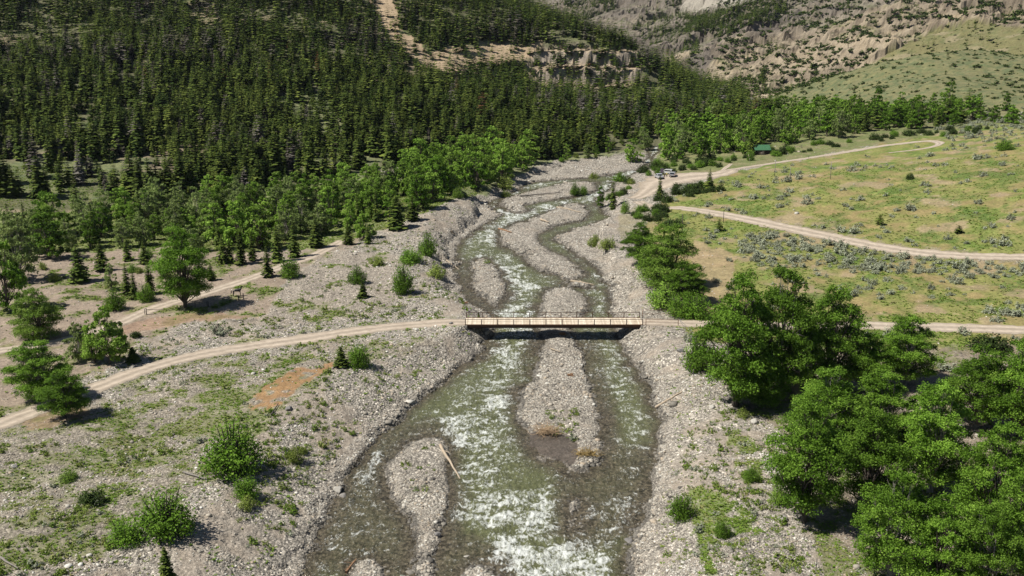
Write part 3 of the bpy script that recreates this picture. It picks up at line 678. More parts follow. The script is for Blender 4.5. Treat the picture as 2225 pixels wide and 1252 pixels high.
# ------------------------------------------------------------------ roads
def road_mat():
    m, nt, b = mat_new('packed_dirt'); N = nt.nodes; L = nt.links
    geo = N.new('ShaderNodeNewGeometry'); at = N.new('ShaderNodeAttribute'); at.attribute_name = 'across'
    n = N.new('ShaderNodeTexNoise'); n.inputs['Scale'].default_value = .8; n.inputs['Detail'].default_value = 9; n.inputs['Roughness'].default_value = .7
    n2 = N.new('ShaderNodeTexNoise'); n2.inputs['Scale'].default_value = 7; n2.inputs['Detail'].default_value = 3
    L.new(geo.outputs['Position'], n.inputs['Vector']); L.new(geo.outputs['Position'], n2.inputs['Vector'])
    r = N.new('ShaderNodeValToRGB'); e = r.color_ramp.elements
    e[0].position = .25; e[0].color = (.265, .215, .165, 1); e[1].position = .75; e[1].color = (.47, .40, .32, 1)
    L.new(n.outputs['Fac'], r.inputs[0])
    rt = N.new('ShaderNodeValToRGB'); el = rt.color_ramp.elements
    el[0].position = 0; el[0].color = (.72, .72, .7, 1); el[1].position = 1; el[1].color = (.78, .77, .72, 1)
    for p, c in ((.12, .86), (.27, 1.16), (.42, .88), (.5, .76), (.58, .88), (.73, 1.16), (.88, .86)):
        q = el.new(p); q.color = (c, c, c*.99, 1)
    L.new(at.outputs['Fac'], rt.inputs[0])
    m1 = N.new('ShaderNodeMix'); m1.data_type = 'RGBA'; m1.blend_type = 'MULTIPLY'; m1.inputs[0].default_value = 1; L.new(r.outputs[0], m1.inputs[6]); L.new(rt.outputs[0], m1.inputs[7])
    L.new(m1.outputs[2], b.inputs['Base Color']); b.inputs['Roughness'].default_value = .95; b.inputs['Specular IOR Level'].default_value = .15
    bp = N.new('ShaderNodeBump'); bp.inputs['Strength'].default_value = .5; bp.inputs['Distance'].default_value = .06; L.new(n2.outputs['Fac'], bp.inputs['Height']); L.new(bp.outputs[0], b.inputs['Normal'])
    return m
M_ROAD = road_mat()
for k, Lr in ROADW.items():
    P = catmull(Lr, 3); seg = np.hypot(*np.diff(P[:, :2], axis=0).T); cum = np.concatenate([[0], np.cumsum(seg)])
    stp = .7 if P[:, 1].max() < 330 else 1.6
    s = np.arange(0, cum[-1], stp); Q = np.stack([np.interp(s, cum, P[:, i]) for i in range(3)], 1)
    T = np.gradient(Q[:, :2], axis=0); T /= np.linalg.norm(T, axis=1)[:, None]+1e-9; Nn = np.stack([-T[:, 1], T[:, 0]], 1)
    m = 13; tr = np.linspace(-1, 1, m)
    wob1 = 1+.5*(fbm(Q[:, 0], Q[:, 1], 2.6, 3, 91)-.5)+.3*(fbm(Q[:, 0], Q[:, 1], .9, 2, 93)-.5)
    wob2 = 1+.5*(fbm(Q[:, 0], Q[:, 1], 2.6, 3, 95)-.5)+.3*(fbm(Q[:, 0], Q[:, 1], .9, 2, 97)-.5)
    ww = np.where(tr[None] < 0, wob1[:, None], wob2[:, None])
    X = Q[:, 0, None]+Nn[:, 0, None]*tr*Q[:, 2, None]/2*ww; Y = Q[:, 1, None]+Nn[:, 1, None]*tr*Q[:, 2, None]/2*ww
    rut = -.03*np.exp(-((np.abs(tr)-.46)/.16)**2)
    Z = np.maximum(gz(X, Y), np.maximum(gz(X+.25, Y), gz(X-.25, Y)))+.07+rut[None]*(Q[:, 2, None] < 8)-.06*(np.abs(tr[None]) > .99)
    id_ = np.arange(X.size).reshape(X.shape); fq = np.stack([id_[:-1, :-1], id_[:-1, 1:], id_[1:, 1:], id_[1:, :-1]], -1).reshape(-1, 4)
    nm = {'parking_lot': 'parking_lot', 'rutted_path': 'path', 'farm_track': 'dirt_track', 'hillside_track': 'dirt_track'}.get(k, 'dirt_road')
    o = link(nm, mk_mesh(nm, np.stack([X, Y, Z], -1).reshape(-1, 3), fq, M_ROAD, True, attrs={'across': np.tile((tr+1)/2, len(Q))}))
    tag(o, None, None, kind='structure')
# ------------------------------------------------------------------ vegetation kit
def rdir(n, rng):
    v = rng.normal(size=(n, 3)); return v/np.linalg.norm(v, axis=1)[:, None]
def leaf_quads(c, nrm, size, rng, asp=.62):
    n = len(c); r = rdir(n, rng); t = np.cross(nrm, r); t /= np.linalg.norm(t, axis=1)[:, None]+1e-9
    b = np.cross(nrm, t); s = (size*rng.uniform(.65, 1.3, n))[:, None] if not hasattr(size, 'shape') else size[:, None]
    V = np.stack([c-t*s, c-b*s*asp+nrm*s*.15, c+t*s, c+b*s*asp+nrm*s*.15], 1).reshape(-1, 3)
    return V, np.arange(n*4).reshape(-1, 4)
def tube(P, R, sides=6):
    P = np.asarray(P, float); n = len(P); T = np.gradient(P, axis=0); T /= np.linalg.norm(T, axis=1)[:, None]+1e-9
    up = np.where(np.abs(T[:, 2:3]) > .9, [[1., 0, 0]], [[0, 0, 1.]]); A = np.cross(T, up); A /= np.linalg.norm(A, axis=1)[:, None]+1e-9; B = np.cross(T, A)
    th = np.linspace(0, 2*math.pi, sides, endpoint=False)
    V = P[:, None]+np.asarray(R)[:, None, None]*(np.cos(th)[None, :, None]*A[:, None]+np.sin(th)[None, :, None]*B[:, None])
    i = np.arange(n*sides).reshape(n, sides); j = np.roll(i, -1, 1)
    Fq = np.stack([i[:-1], j[:-1], j[1:], i[1:]], -1).reshape(-1, 4)
    return V.reshape(-1, 3), Fq
def join(parts):
    V = []; Fq = []; n = 0
    for v, f in parts: V.append(v); Fq.append(f+n); n += len(v)
    return np.vstack(V), np.vstack(Fq)
M_COT = leaf_mat('cottonwood_leaves', [(.042, .088, .008), (.096, .188, .018), (.165, .295, .034), (.25, .39, .06)], trans=.35)
M_COTB = leaf_mat('bright_cottonwood_leaves', [(.092, .165, .018), (.162, .28, .036), (.235, .365, .058), (.31, .43, .09)], trans=.35)
M_POP = leaf_mat('grey_green_leaves', [(.11, .155, .042), (.19, .26, .075), (.27, .34, .11), (.33, .40, .15)], trans=.3)
M_WIL = leaf_mat('willow_leaves', [(.13, .18, .03), (.21, .265, .055), (.27, .33, .085)], trans=.25)
M_CON = leaf_mat('conifer_needles', [(.015, .030, .005), (.037, .061, .010), (.080, .110, .019), (.138, .168, .033)], rough=.8, trans=.08, spread=.35)
M_CONF = leaf_mat('far_conifer_needles', [(.013, .028, .005), (.037, .061, .010), (.080, .110, .019), (.138, .168, .033)], rough=.8, trans=.08, spread=0)
M_JUN = leaf_mat('juniper_foliage', [(.022, .038, .012), (.042, .068, .016), (.068, .098, .022)], rough=.7, trans=.08)
M_SAGE = leaf_mat('sagebrush_foliage', [(.18, .20, .13), (.27, .29, .20), (.37, .39, .29)], rough=.8, trans=.08, spread=.2)
M_DEAD = leaf_mat('dead_twigs', [(.065, .058, .045), (.11, .098, .08), (.15, .138, .118)], rough=.9, trans=0)
M_RUST = leaf_mat('rusty_dead_needles', [(.09, .045, .02), (.15, .075, .035)], rough=.9, trans=0)
M_TUFT = leaf_mat('grass_tufts', [(.10, .175, .022), (.15, .24, .035), (.21, .27, .055), (.31, .28, .13)], rough=.7, trans=.2)
M_BARK = simple('bark', (.075, .060, .046), .95, scale=4, var=.25)
M_BARKP = simple('pale_bark', (.21, .19, .16), .9, scale=4, var=.2)
def deciduous(seed, H=14., W=10., nl=9000, ls=.21, nlobe=26, base=.22, fork=3, spread=1., shape=1.):
    """returns (wood mesh arrays), (leaf arrays + tone)"""
    rng = np.random.default_rng(seed)
    lobes = []
    tries = 0
    while len(lobes) < nlobe and tries < 6000:
        tries += 1
        z = rng.uniform(base, .97); prof = math.sin(math.pi*min(1, ((z-base)/(1-base))**.62*.86+.12))**.7*shape+(1-shape)*(1-z)
        a = rng.uniform(0, 2*math.pi); q = rng.uniform(.15, 1)**.55*prof*W*.40
        c = np.array([q*math.cos(a)*spread, q*math.sin(a), z*H]); rr = rng.uniform(.10, .19)*W*(1.15-.45*z)
        if all(np.linalg.norm((c-l[0])*[1, 1, .85]) > (rr+l[1])*.58 for l in lobes): lobes.append((c, rr))
    wood = []
    tp = np.array([[0, 0, -.3], [rng.normal()*.03*W, rng.normal()*.03*W, H*.12], [rng.normal()*.05*W, rng.normal()*.05*W, H*.28], [rng.normal()*.06*W, rng.normal()*.06*W, H*.5], [rng.normal()*.05*W, rng.normal()*.05*W, H*.78]])
    tc = catmull(tp, 4); r0 = H*.021
    wood.append(tube(tc, r0*np.linspace(1.25, .18, len(tc)), 8))
    for c, rr in lobes:
        k = rng.integers(2, max(3, int(len(tc)*min(.95, c[2]/H)))); s = tc[k]
        mid = (s+c)/2+np.array([0, 0, .06*H*rng.uniform(-.2, 1)])+rng.normal(size=3)*.025*H
        br = catmull([s, mid, c], 4); R0 = r0*rng.uniform(.28, .5)*(1-k/len(tc)*.5)
        wood.append(tube(br, R0*np.linspace(1, .22, len(br)), 5))
        for _ in range(3):
            e = c+rdir(1, rng)[0]*rr*.95; wood.append(tube(np.array([br[-3], (br[-3]+e)/2+rng.normal(size=3)*.1, e]), np.array([R0*.35, R0*.25, R0*.08]), 4))
    vol = np.array([l[1]**2 for l in lobes]); cnt = (vol/vol.sum()*nl).astype(int)
    Lc = []; Ln = []; To = []
    for (c, rr), m in zip(lobes, cnt):
        # several small sprays per lobe
        ns = max(6, m//26); sd_ = rdir(ns, rng); sd_[:, 2] = np.abs(sd_[:, 2])*.8+sd_[:, 2]*.2
        sc_ = c+sd_*rr*(rng.uniform(.35, 1.12, ns)**.6)[:, None]*[1, 1, .85]
        pick = rng.integers(0, ns, m); st = rng.normal(0, .14, ns)
        p = sc_[pick]+rng.normal(size=(m, 3))*rr*.17
        out = p-c; out /= np.linalg.norm(out, axis=1)[:, None]+1e-9
        nn = out*.55+rdir(m, rng)*.8+[0, 0, .35]; nn /= np.linalg.norm(nn, axis=1)[:, None]
        Lc.append(p); Ln.append(nn); To.append(np.clip(.48+st[pick]+rng.normal(0, .12)+rng.normal(0, .13, m), 0, 1))
    Lc = np.vstack(Lc); Ln = np.vstack(Ln); To = np.concatenate(To)
    V, Fq = leaf_quads(Lc, Ln, ls, rng)
    return join(wood), (V, Fq, np.repeat(To, 4))
def bush(seed, H=2., W=2.2, nl=900, ls=.11, up=.5):
    rng = np.random.default_rng(seed); ns = max(10, nl//22)
    a = rng.uniform(0, 2*math.pi, ns); q = rng.uniform(0, 1, ns)**.5; ht = np.sqrt(np.clip(1-q**2.2, 0.05, 1))*rng.uniform(.5, 1.05, ns)
    tips = np.stack([q*np.cos(a)*W*.48, q*np.sin(a)*W*.48, np.maximum(ht*H*.9, .08*H)], 1)
    lump = fbm(tips[:, 0]*3+seed, tips[:, 1]*3, W*.5, 2, seed)
    tips[:, 2] *= .72+.5*lump
    wood = [tube(np.array([[rng.normal()*.04*W, rng.normal()*.04*W, -.1], t*[.45, .45, .5], t]), np.array([.02, .013, .005])*H, 4) for t in tips[::3]]
    m = nl; pick = rng.integers(0, ns, m); f = rng.uniform(0, 1, m)**.6
    p = tips[pick]*np.stack([.55+.45*f, .55+.45*f, .15+.85*f], 1)+rng.normal(size=(m, 3))*W*.055
    p[:, 2] = np.maximum(p[:, 2], .02*H)
    nn = p/[W, W, H]; nn /= np.linalg.norm(nn, axis=1)[:, None]+1e-9; nn = nn*.5+rdir(m, rng)*.8+[0, 0, up*.6]; nn /= np.linalg.norm(nn, axis=1)[:, None]
    st = rng.normal(0, .15, ns); To = np.clip(.48+st[pick]+rng.normal(0, .13, m), 0, 1)
    V, Fq = leaf_quads(p, nn, ls, rng)
    return join(wood), (V, Fq, np.repeat(To, 4))
def conifer(seed, H=12., W=4.2, whorls=30, nb=9, seg=3, sparse=.12, power=.85, base=.06):
    rng = np.random.default_rng(seed)
    tr = tube(np.array([[0, 0, -.3], [0, 0, H*.3], [0, 0, H*.7], [0, 0, H*.985]]), np.array([.017, .013, .007, .001])*H, 6)
    P = []; Q = []; To = []; Fn = []
    V = []; n = 0; tone = []
    side = 1+.25*np.sin(rng.uniform(0, 6.28)+np.arange(nb)*2*math.pi/nb)
    for w_ in range(whorls):
        f = (w_+rng.uniform(-.3, .3))/whorls; z = H*(base+(1-base)*f)
        R = W*.5*(1-f)**power*rng.uniform(.72, 1.12)+.05*W*.5
        if f < .12: R *= .65+f*2.9
        for k in range(nb):
            if rng.uniform() < sparse: continue
            a = (k+rng.uniform(-.4, .4)+w_*.5)*2*math.pi/nb; r = R*rng.uniform(.7, 1.15); d = np.array([math.cos(a), math.sin(a), 0]); s = np.array([-d[1], d[0], 0])
            droop = -.18-.22*(1-f)+.55*f**3; t0 = rng.normal(.45, .17)
            for q in range(seg):
                r0 = r*q/seg*.95; r1 = r*min(1.02, (q+1.25)/seg); wd = r*(.30-.07*q/seg)*rng.uniform(.8, 1.25)+.06
                z0 = z+droop*r0+.10*r*math.sin(q); z1 = z+droop*r1*1.05+rng.normal()*.06
                mm = d*(r0*.4+r1*.6)
                V += [d*r0+[0, 0, z0], mm+s*wd+[0, 0, (z0+z1)/2-.16*wd-.03], d*r1+[0, 0, z1], mm-s*wd+[0, 0, (z0+z1)/2-.16*wd-.03]]
                tone += [min(1, max(0, t0+rng.normal()*.12+.12*q/seg))]*4
    V = np.array(V); Fq = np.arange(len(V)).reshape(-1, 4)
    tp = np.array([[[0, 0, H*.93], [.05*W*.5, 0, H*.95], [0, 0, H*1.0], [-.05*W*.5, 0, H*.95]], [[0, 0, H*.93], [0, .05*W*.5, H*.95], [0, 0, H*1.0], [0, -.05*W*.5, H*.95]]]).reshape(-1, 3)
    Fq = np.vstack([Fq, np.arange(8).reshape(2, 4)+len(V)]); V = np.vstack([V, tp]); tone = np.concatenate([tone, np.full(8, .5)])
    return tr, (V, Fq, tone)
class Kind:
    """a plant kind: wood and foliage meshes shared by every copy"""
    def __init__(s, nm, wood, leaf, mw, ml, H, W, woodname='trunk', leafname='crown'):
        s.H, s.W = H, W; s.wood, s.leaf = wood, leaf; s.nm = nm; s.wn, s.ln = woodname, leafname
        s.mw = mk_mesh(nm+'_'+woodname, wood[0], wood[1], mw, True)
        s.ml = mk_mesh(nm+'_'+leafname, leaf[0], leaf[1], ml, False, attrs={'tone': leaf[2]})
    def put(s, name, x, y, z, h, w, label, cat, group, rz=None):
        o = bpy.data.objects.new(name, None); C.objects.link(o); o.empty_display_size = .3
        o.location = (x, y, z); o.scale = (w/s.W, w/s.W, h/s.H); o.rotation_euler = (0, 0, RNG.uniform(0, 6.28) if rz is None else rz)
        tag(o, label, cat, group)
        a = bpy.data.objects.new(s.wn, s.mw); C.objects.link(a); a.parent = o
        b = bpy.data.objects.new(s.ln, s.ml); C.objects.link(b); b.parent = o
        return o
def mkdec(nm, ml, mw=None, **k):
    wd, lf = deciduous(**k); return Kind(nm, wd, lf, mw or M_BARK, ml, k['H'], k['W'])
K = {}
K['big'] = [mkdec('cottonwood', M_COT, M_BARKP if i % 2 else M_BARK, seed=10+i, H=16., W=11., nl=34000, ls=.128, nlobe=46, base=.16) for i in range(4)]
K['bigb'] = [mkdec('bright_cottonwood', M_COTB, M_BARK, seed=25, H=16., W=12., nl=30000, ls=.14, nlobe=48, base=.08)]
K['mid'] = [mkdec('cottonwood', M_COT, seed=30+i, H=11., W=8., nl=7500, ls=.20, nlobe=28, base=.08) for i in range(3)]
K['midb'] = [mkdec('bright_cottonwood', M_COTB, seed=40+i, H=11., W=8., nl=7500, ls=.20, nlobe=28, base=.08) for i in range(3)]
K['pop'] = [mkdec('grey_green_poplar', M_POP, M_BARKP, seed=50+i, H=11., W=8.5, nl=7000, ls=.20, nlobe=28, base=.07) for i in range(3)]
K['farb'] = [mkdec('far_cottonwood', M_COTB, seed=60+i, H=11., W=9., nl=2600, ls=.34, nlobe=22, base=.05) for i in range(2)]
K['fard'] = [mkdec('far_cottonwood', M_COT, seed=63+i, H=11., W=9., nl=2600, ls=.34, nlobe=22, base=.05) for i in range(2)]
def mkbush(nm, ml, mw=None, **k):
    wd, lf = bush(**k); return Kind(nm, wd, lf, mw or M_BARK, ml, k['H'], k['W'], 'stems', 'foliage')
K['bush'] = [mkbush('shrub', M_COT, seed=70+i, H=3., W=3., nl=3400, ls=.075) for i in range(3)]
K['bushb'] = [mkbush('bright_shrub', M_COTB, seed=75+i, H=3., W=3., nl=2600, ls=.085) for i in range(2)]
K['wil'] = [mkbush('willow', M_WIL, seed=80+i, H=2., W=3., nl=1600, ls=.085) for i in range(2)]
K['sage'] = [mkbush('sagebrush', M_SAGE, seed=85+i, H=1.1, W=1.7, nl=420, ls=.085, up=.9) for i in range(4)]
K['jun'] = [mkbush('juniper', M_JUN, seed=90+i, H=2.2, W=3.2, nl=1500, ls=.12) for i in range(3)]
K['weed'] = [mkbush('green_weed', M_TUFT, seed=94+i, H=.7, W=1.1, nl=300, ls=.07) for i in range(2)]
def mkcon(nm, ml=M_CON, **k):
    wd, lf = conifer(**k); return Kind(nm, wd, lf, M_BARK, ml, k['H'], k['W'])
K['con'] = [mkcon('conifer', seed=100+i, H=12., W=4.6, whorls=30, nb=9, seg=3, power=[.7, .85, .55, .65][i]) for i in range(4)]
K['pine'] = [mkcon('pine', seed=110+i, H=10., W=5.4, whorls=15, nb=8, seg=3, sparse=.25, power=.5, base=.15) for i in range(2)]
K['dead'] = [mkcon('dead_conifer', M_DEAD, seed=115+i, H=11., W=3., whorls=20, nb=6, seg=1, sparse=.3, power=.7) for i in range(2)]
K['rust'] = [mkcon('rust_conifer', M_RUST, seed=118, H=11., W=4.4, whorls=22, nb=8, seg=2, sparse=.2, power=.6)]
def scal(u, v):
    x, y, z = ground([u], [v]); return float(x[0]), float(y[0]), float(z[0]), F/float(depth(x[0], y[0], z[0]))
TOPS = []    # occupied spots (x, y, radius)
def plant(kinds, nm, u, v, vtop, wpx, label, cat, group=None, i=None, rz=None):
    x, y, z, s = scal(u, v); h = max(.25, (v-vtop)/s/math.cos(PITCH)*.985); w_ = wpx/s
    kk = K[kinds]; k = kk[(i if i is not None else int(RNG.integers(0, 99))) % len(kk)]
    TOPS.append((x, y, w_/2))
    return k.put(nm, x, y, z-.05, h, w_*1.03, label, cat, group, rz)
# ---- single trees and shrubs, from the photograph: kind, name, base u, base v, top v, width px, label
SINGLES = [
 ('big','cottonwood_tree',402,668,495,128,'large spreading cottonwood with thick dark leaning trunk beside the farm track','tree',None,0),
 ('bigb','cottonwood_tree',82,738,627,112,'rounded yellow-green tree left of the trio, above the big lower-left tree','tree',None,0),
 ('big','cottonwood_tree',88,868,738,150,'broad pale-limbed cottonwood beside the left dirt road','tree',None,1),
 ('big','cottonwood_tree',142,908,800,116,'low dense cottonwood whose shadow falls across the left dirt road','tree',None,2),
 ('midb','cottonwood_tree',238,790,660,88,'tallest yellow-green tree of the slim trio above the left road','tree',None,1),
 ('pop','cottonwood_tree',172,785,700,62,'thin sparse tree at the left of the slim trio above the left road','tree',None,1),
 ('midb','cottonwood_tree',205,790,690,52,'middle slim tree of the trio above the left road','tree',None,2),
 ('mid','cottonwood_tree',20,672,522,90,'dark tall poplar at the left edge of the picture','tree',None,0),
 ('pop','cottonwood_tree',45,610,470,95,'grey-green cottonwood behind the dark poplar at the left edge','tree',None,0),
 ('mid','cottonwood_tree',105,562,462,92,'wide dark cottonwood in the left meadow near the picture edge','tree',None,1),
 ('mid','cottonwood_tree',196,540,470,44,'narrow dark cottonwood standing clear in the left meadow','tree',None,2),
 ('pop','cottonwood_tree',150,545,472,40,'small grey-green poplar between two dark cottonwoods in the left meadow','tree',None,2),
 ('pop','cottonwood_tree',243,628,572,34,'thin grey sapling behind the shrub cluster left of the large cottonwood','tree',None,1),
 ('bush','shrub',250,672,621,50,'rounded dark green shrub at the bend of the farm track','shrub',None,0),
 ('bush','shrub',632,603,546,46,'round bright green bush standing alone on the farm track bank','shrub',None,1),
 ('con','spruce_tree',173,613,529,52,'layered spruce with bare lower trunk in the left meadow','tree',None,0),
 ('con','spruce_tree',221,588,518,40,'dark spruce just right of the layered spruce in the left meadow','tree',None,1),
 ('con','spruce_tree',278,567,519,26,'small spruce in shade in the left meadow, second of a short line','tree',None,2),
 ('con','spruce_tree',315,574,521,28,'slim spruce in front of the pale grass opening','tree',None,3),
 ('con','spruce_tree',277,640,570,30,'leftmost spruce of the dark clump left of the large cottonwood','tree',None,0),
 ('con','spruce_tree',293,650,585,28,'front spruce of the dark clump left of the large cottonwood','tree',None,1),
 ('con','spruce_tree',327,640,569,30,'tallest spruce of the dark clump left of the large cottonwood','tree',None,2),
 ('bush','shrub',318,655,610,44,'leafy shrub at the foot of the dark spruce clump','shrub',None,2),
 ('con','spruce_tree',459,609,570,24,'short dark spruce right of the large cottonwood','tree',None,3),
 ('con','spruce_tree',486,572,508,34,'left spruce of the pair behind the large cottonwood','tree',None,0),
 ('con','spruce_tree',500,572,515,26,'right spruce of the pair behind the large cottonwood','tree',None,1),
 ('con','spruce_tree',524,574,499,32,'pointed spruce in front of the pale green poplars','tree',None,2),
 ('con','spruce_tree',549,567,503,24,'narrow spruce between the poplars and the farm track','tree',None,3),
 ('con','spruce_tree',582,602,529,32,'slender spruce standing on the edge of the farm track','tree',None,1),
 ('con','spruce_tree',604,570,487,36,'full spruce behind the slender one by the farm track','tree',None,2),
 ('con','spruce_tree',640,560,480,34,'tall spruce behind the round bush of the farm track bank','tree',None,0),
 ('con','spruce_tree',687,537,470,38,'broad spruce at the upper end of the farm track','tree',None,3),
 ('con','spruce_tree',757,532,482,30,'small spruce beside the top end of the farm track','tree',None,0),
 ('con','spruce_tree',800,530,485,22,'little spruce on the gravel bank above the farm track end','tree',None,1),
 ('con','spruce_tree',862,498,425,50,'stout spruce at the edge of the upper gravel bank','tree',None,2),
 ('con','spruce_tree',897,480,428,34,'spruce just right of the stout one on the gravel bank edge','tree',None,3),
 ('midb','cottonwood_tree',790,520,458,52,'bright rounded poplar between spruces above the gravel bank','tree',None,0),
 ('bush','shrub',776,615,571,44,'bushy green shrub on the left gravel flat','shrub',None,0),
 ('con','spruce_tree',789,647,610,30,'small green fir below the bushy shrub on the gravel flat','tree',None,1),
 ('bush','shrub',876,638,557,50,'tall dense bush nearest the left river bank','shrub',None,2),
 ('bush','shrub',893,572,530,54,'leafy bush behind the tall dense bush on the left bank','shrub',None,1),
 ('bush','shrub',929,556,496,44,'upright bush farthest upstream of the left bank row','shrub',None,0),
 ('wil','willow_shrub',948,602,570,50,'low pale green willow on the gravel by the river','shrub',None,0),
 ('wil','willow_shrub',818,575,552,40,'low grey willow on the left gravel ridge','shrub',None,1),
 ('con','spruce_tree',742,797,751,36,'dark little spruce in the pair below the left road','tree',None,3),
 ('bush','shrub',781,797,730,54,'bright conical bush of the pair below the left road','shrub',None,1),
 ('bush','shrub',505,1025,893,140,'largest round shrub on the left foreground terrace','shrub',None,0),
 ('bush','shrub',537,1082,1018,60,'slim green shrub right below the largest round shrub','shrub',None,1),
 ('wil','willow_shrub',536,1104,1070,46,'low pale willow tuft at the foot of the slim green shrub','shrub',None,0),
 ('bush','shrub',362,1162,1040,132,'wide leafy shrub in the lower left foreground','shrub',None,2),
 ('bush','shrub',275,1178,1108,80,'smaller leafy shrub touching the wide one in the lower left','shrub',None,1),
 ('jun','juniper_shrub',200,1092,1056,62,'low dark green juniper on the foreground gravel','shrub',None,0),
 ('bushb','shrub',150,1042,1017,42,'small bright yellow-green shrub on the foreground gravel','shrub',None,0),
 ('con','fir_tree',366,1290,1176,56,'young fir whose tip rises at the bottom edge','tree',None,0),
 ('sage','sagebrush',478,724,694,46,'large grey sagebrush between the farm track and the left road','shrub',None,0),
 ('jun','juniper_shrub',295,733,713,26,'small brownish juniper beside the farm track','shrub',None,1),
 ('con','fir_tree',290,787,752,34,'squat dark fir right of the slim trio','tree',None,3),
 ('wil','willow_shrub',642,1004,960,46,'pale green weed shrub on the left gravel slope','shrub',None,1),
 ('wil','willow_shrub',658,985,965,24,'tiny green weed shrub just right of the pale one on the gravel slope','shrub',None,0),
 ('bush','shrub',1480,1128,1050,62,'leafy shrub on the right gravel bank below the thicket','shrub',None,1),
 ('wil','willow_shrub',1613,908,881,30,'small pale willow on the gravel left of the thicket','shrub',None,0),
 ('bush','shrub',1632,1042,1008,40,'small dark shrub at the foot of the thicket','shrub',None,0),
 ('bushb','shrub',1692,1095,1045,46,'bright yellow-green shrub at the foot of the thicket','shrub',None,1),
 ('bush','shrub',1570,1165,1120,40,'twiggy shrub in the grass patch of the right bank','shrub',None,2),
 ('wil','willow_shrub',1292,535,505,38,'left pale willow of the low hedge on the right gravel flat','shrub',None,0),
 ('wil','willow_shrub',1320,541,512,44,'right pale willow of the low hedge on the right gravel flat','shrub',None,1),
 ('big','cottonwood_tree',1390,575,486,92,'dark green tree at the left of the clump above the bridge','tree',None,0),
 ('bigb','cottonwood_tree',1448,628,488,150,'big bright rounded tree of the clump above the bridge','tree',None,1),
 ('big','cottonwood_tree',1488,658,568,100,'grey-green tree at the right of the clump above the bridge','tree',None,2),
 ('bushb','shrub',1440,668,600,76,'bright shrub at the left foot of the clump above the bridge','shrub',None,0),
 ('bush','shrub',1512,692,625,64,'shrub beside the road end behind the bridge fence','shrub',None,2),
 ('bush','shrub',1478,688,628,60,'low shrub in the middle foot of the clump above the bridge','shrub',None,1),
 ('bush','shrub',1415,600,560,44,'dark shrub under the left edge of the bright rounded tree','shrub',None,2),
 ('bush','shrub',1250,424,393,26,'left bush of the green pair on the gravel island','shrub',None,0),
 ('bush','shrub',1268,424,397,20,'right bush of the green pair on the gravel island','shrub',None,1),
 ('wil','willow_shrub',1290,388,372,24,'small round willow on the upstream gravel','shrub',None,0),
 ('wil','willow_shrub',1094,408,378,56,'pale olive willow mound on the left upstream bank','shrub',None,1),
 ('wil','willow_shrub',1098,428,409,26,'small willow right below the pale olive mound','shrub',None,0),
 ('mid','cottonwood_tree',1304,452,405,20,'narrow dark bush tree at the tip of the right upstream bank','tree',None,1),
 ('con','spruce_tree',1332,455,396,24,'slim pointed spruce on the tip of the right upstream bank','tree',None,2),
 ('bushb','shrub',1358,464,428,22,'light green bush right of the slim pointed spruce','shrub',None,1),
 ('bush','shrub',1346,394,370,32,'bright bush beside the upstream rapids','shrub',None,0),
 ('con','spruce_tree',1433,432,381,22,'spruce standing in front of the parked vehicles','tree',None,3),
 ('con','spruce_tree',1541,412,366,28,'spruce on the near edge of the parking lot','tree',None,1),
 ('pine','pine_tree',1562,502,475,25,'small dark pine beside the upper road','tree',None,0),
 ('pine','pine_tree',1911,489,465,24,'bent little pine alone in the meadow above the upper road','tree',None,1),
 ('pine','pine_tree',2083,506,489,24,'flat-topped little pine right of the bent one in the meadow','tree',None,0),
 ('jun','juniper_shrub',1977,390,373,17,'small dark juniper alone high in the right meadow','shrub',None,2),
 ('bush','shrub',2182,326,297,42,'broad green bush at the top of the right meadow','shrub',None,2),
 ('jun','juniper_shrub',1460,492,468,62,'rounded olive juniper behind the clump above the bridge','shrub',None,1),
 ('bush','shrub',1520,805,705,78,'leafy shrub at the near left corner of the thicket','shrub',None,2),
 ('sage','sagebrush',1500,740,712,34,'grey sagebrush below the road end right of the bridge','shrub',None,1),
 ('con','spruce_tree',1040,690,676,8,'tiny seedling by the left end of the bridge','tree',None,1),
 ('jun','juniper_shrub',2150,760,718,90,'dark juniper beyond the thicket beside the right road','shrub',None,0),
 ('sage','sagebrush',2060,805,782,60,'grey sagebrush behind the thicket below the right road','shrub',None,2),
 ('pine','pine_tree',1648,332,283,24,'dark pine left of the green roofed cabin','tree',None,1),
 ('con','spruce_tree',1630,335,285,26,'dark spruce beside the pine left of the cabin','tree',None,1),
]
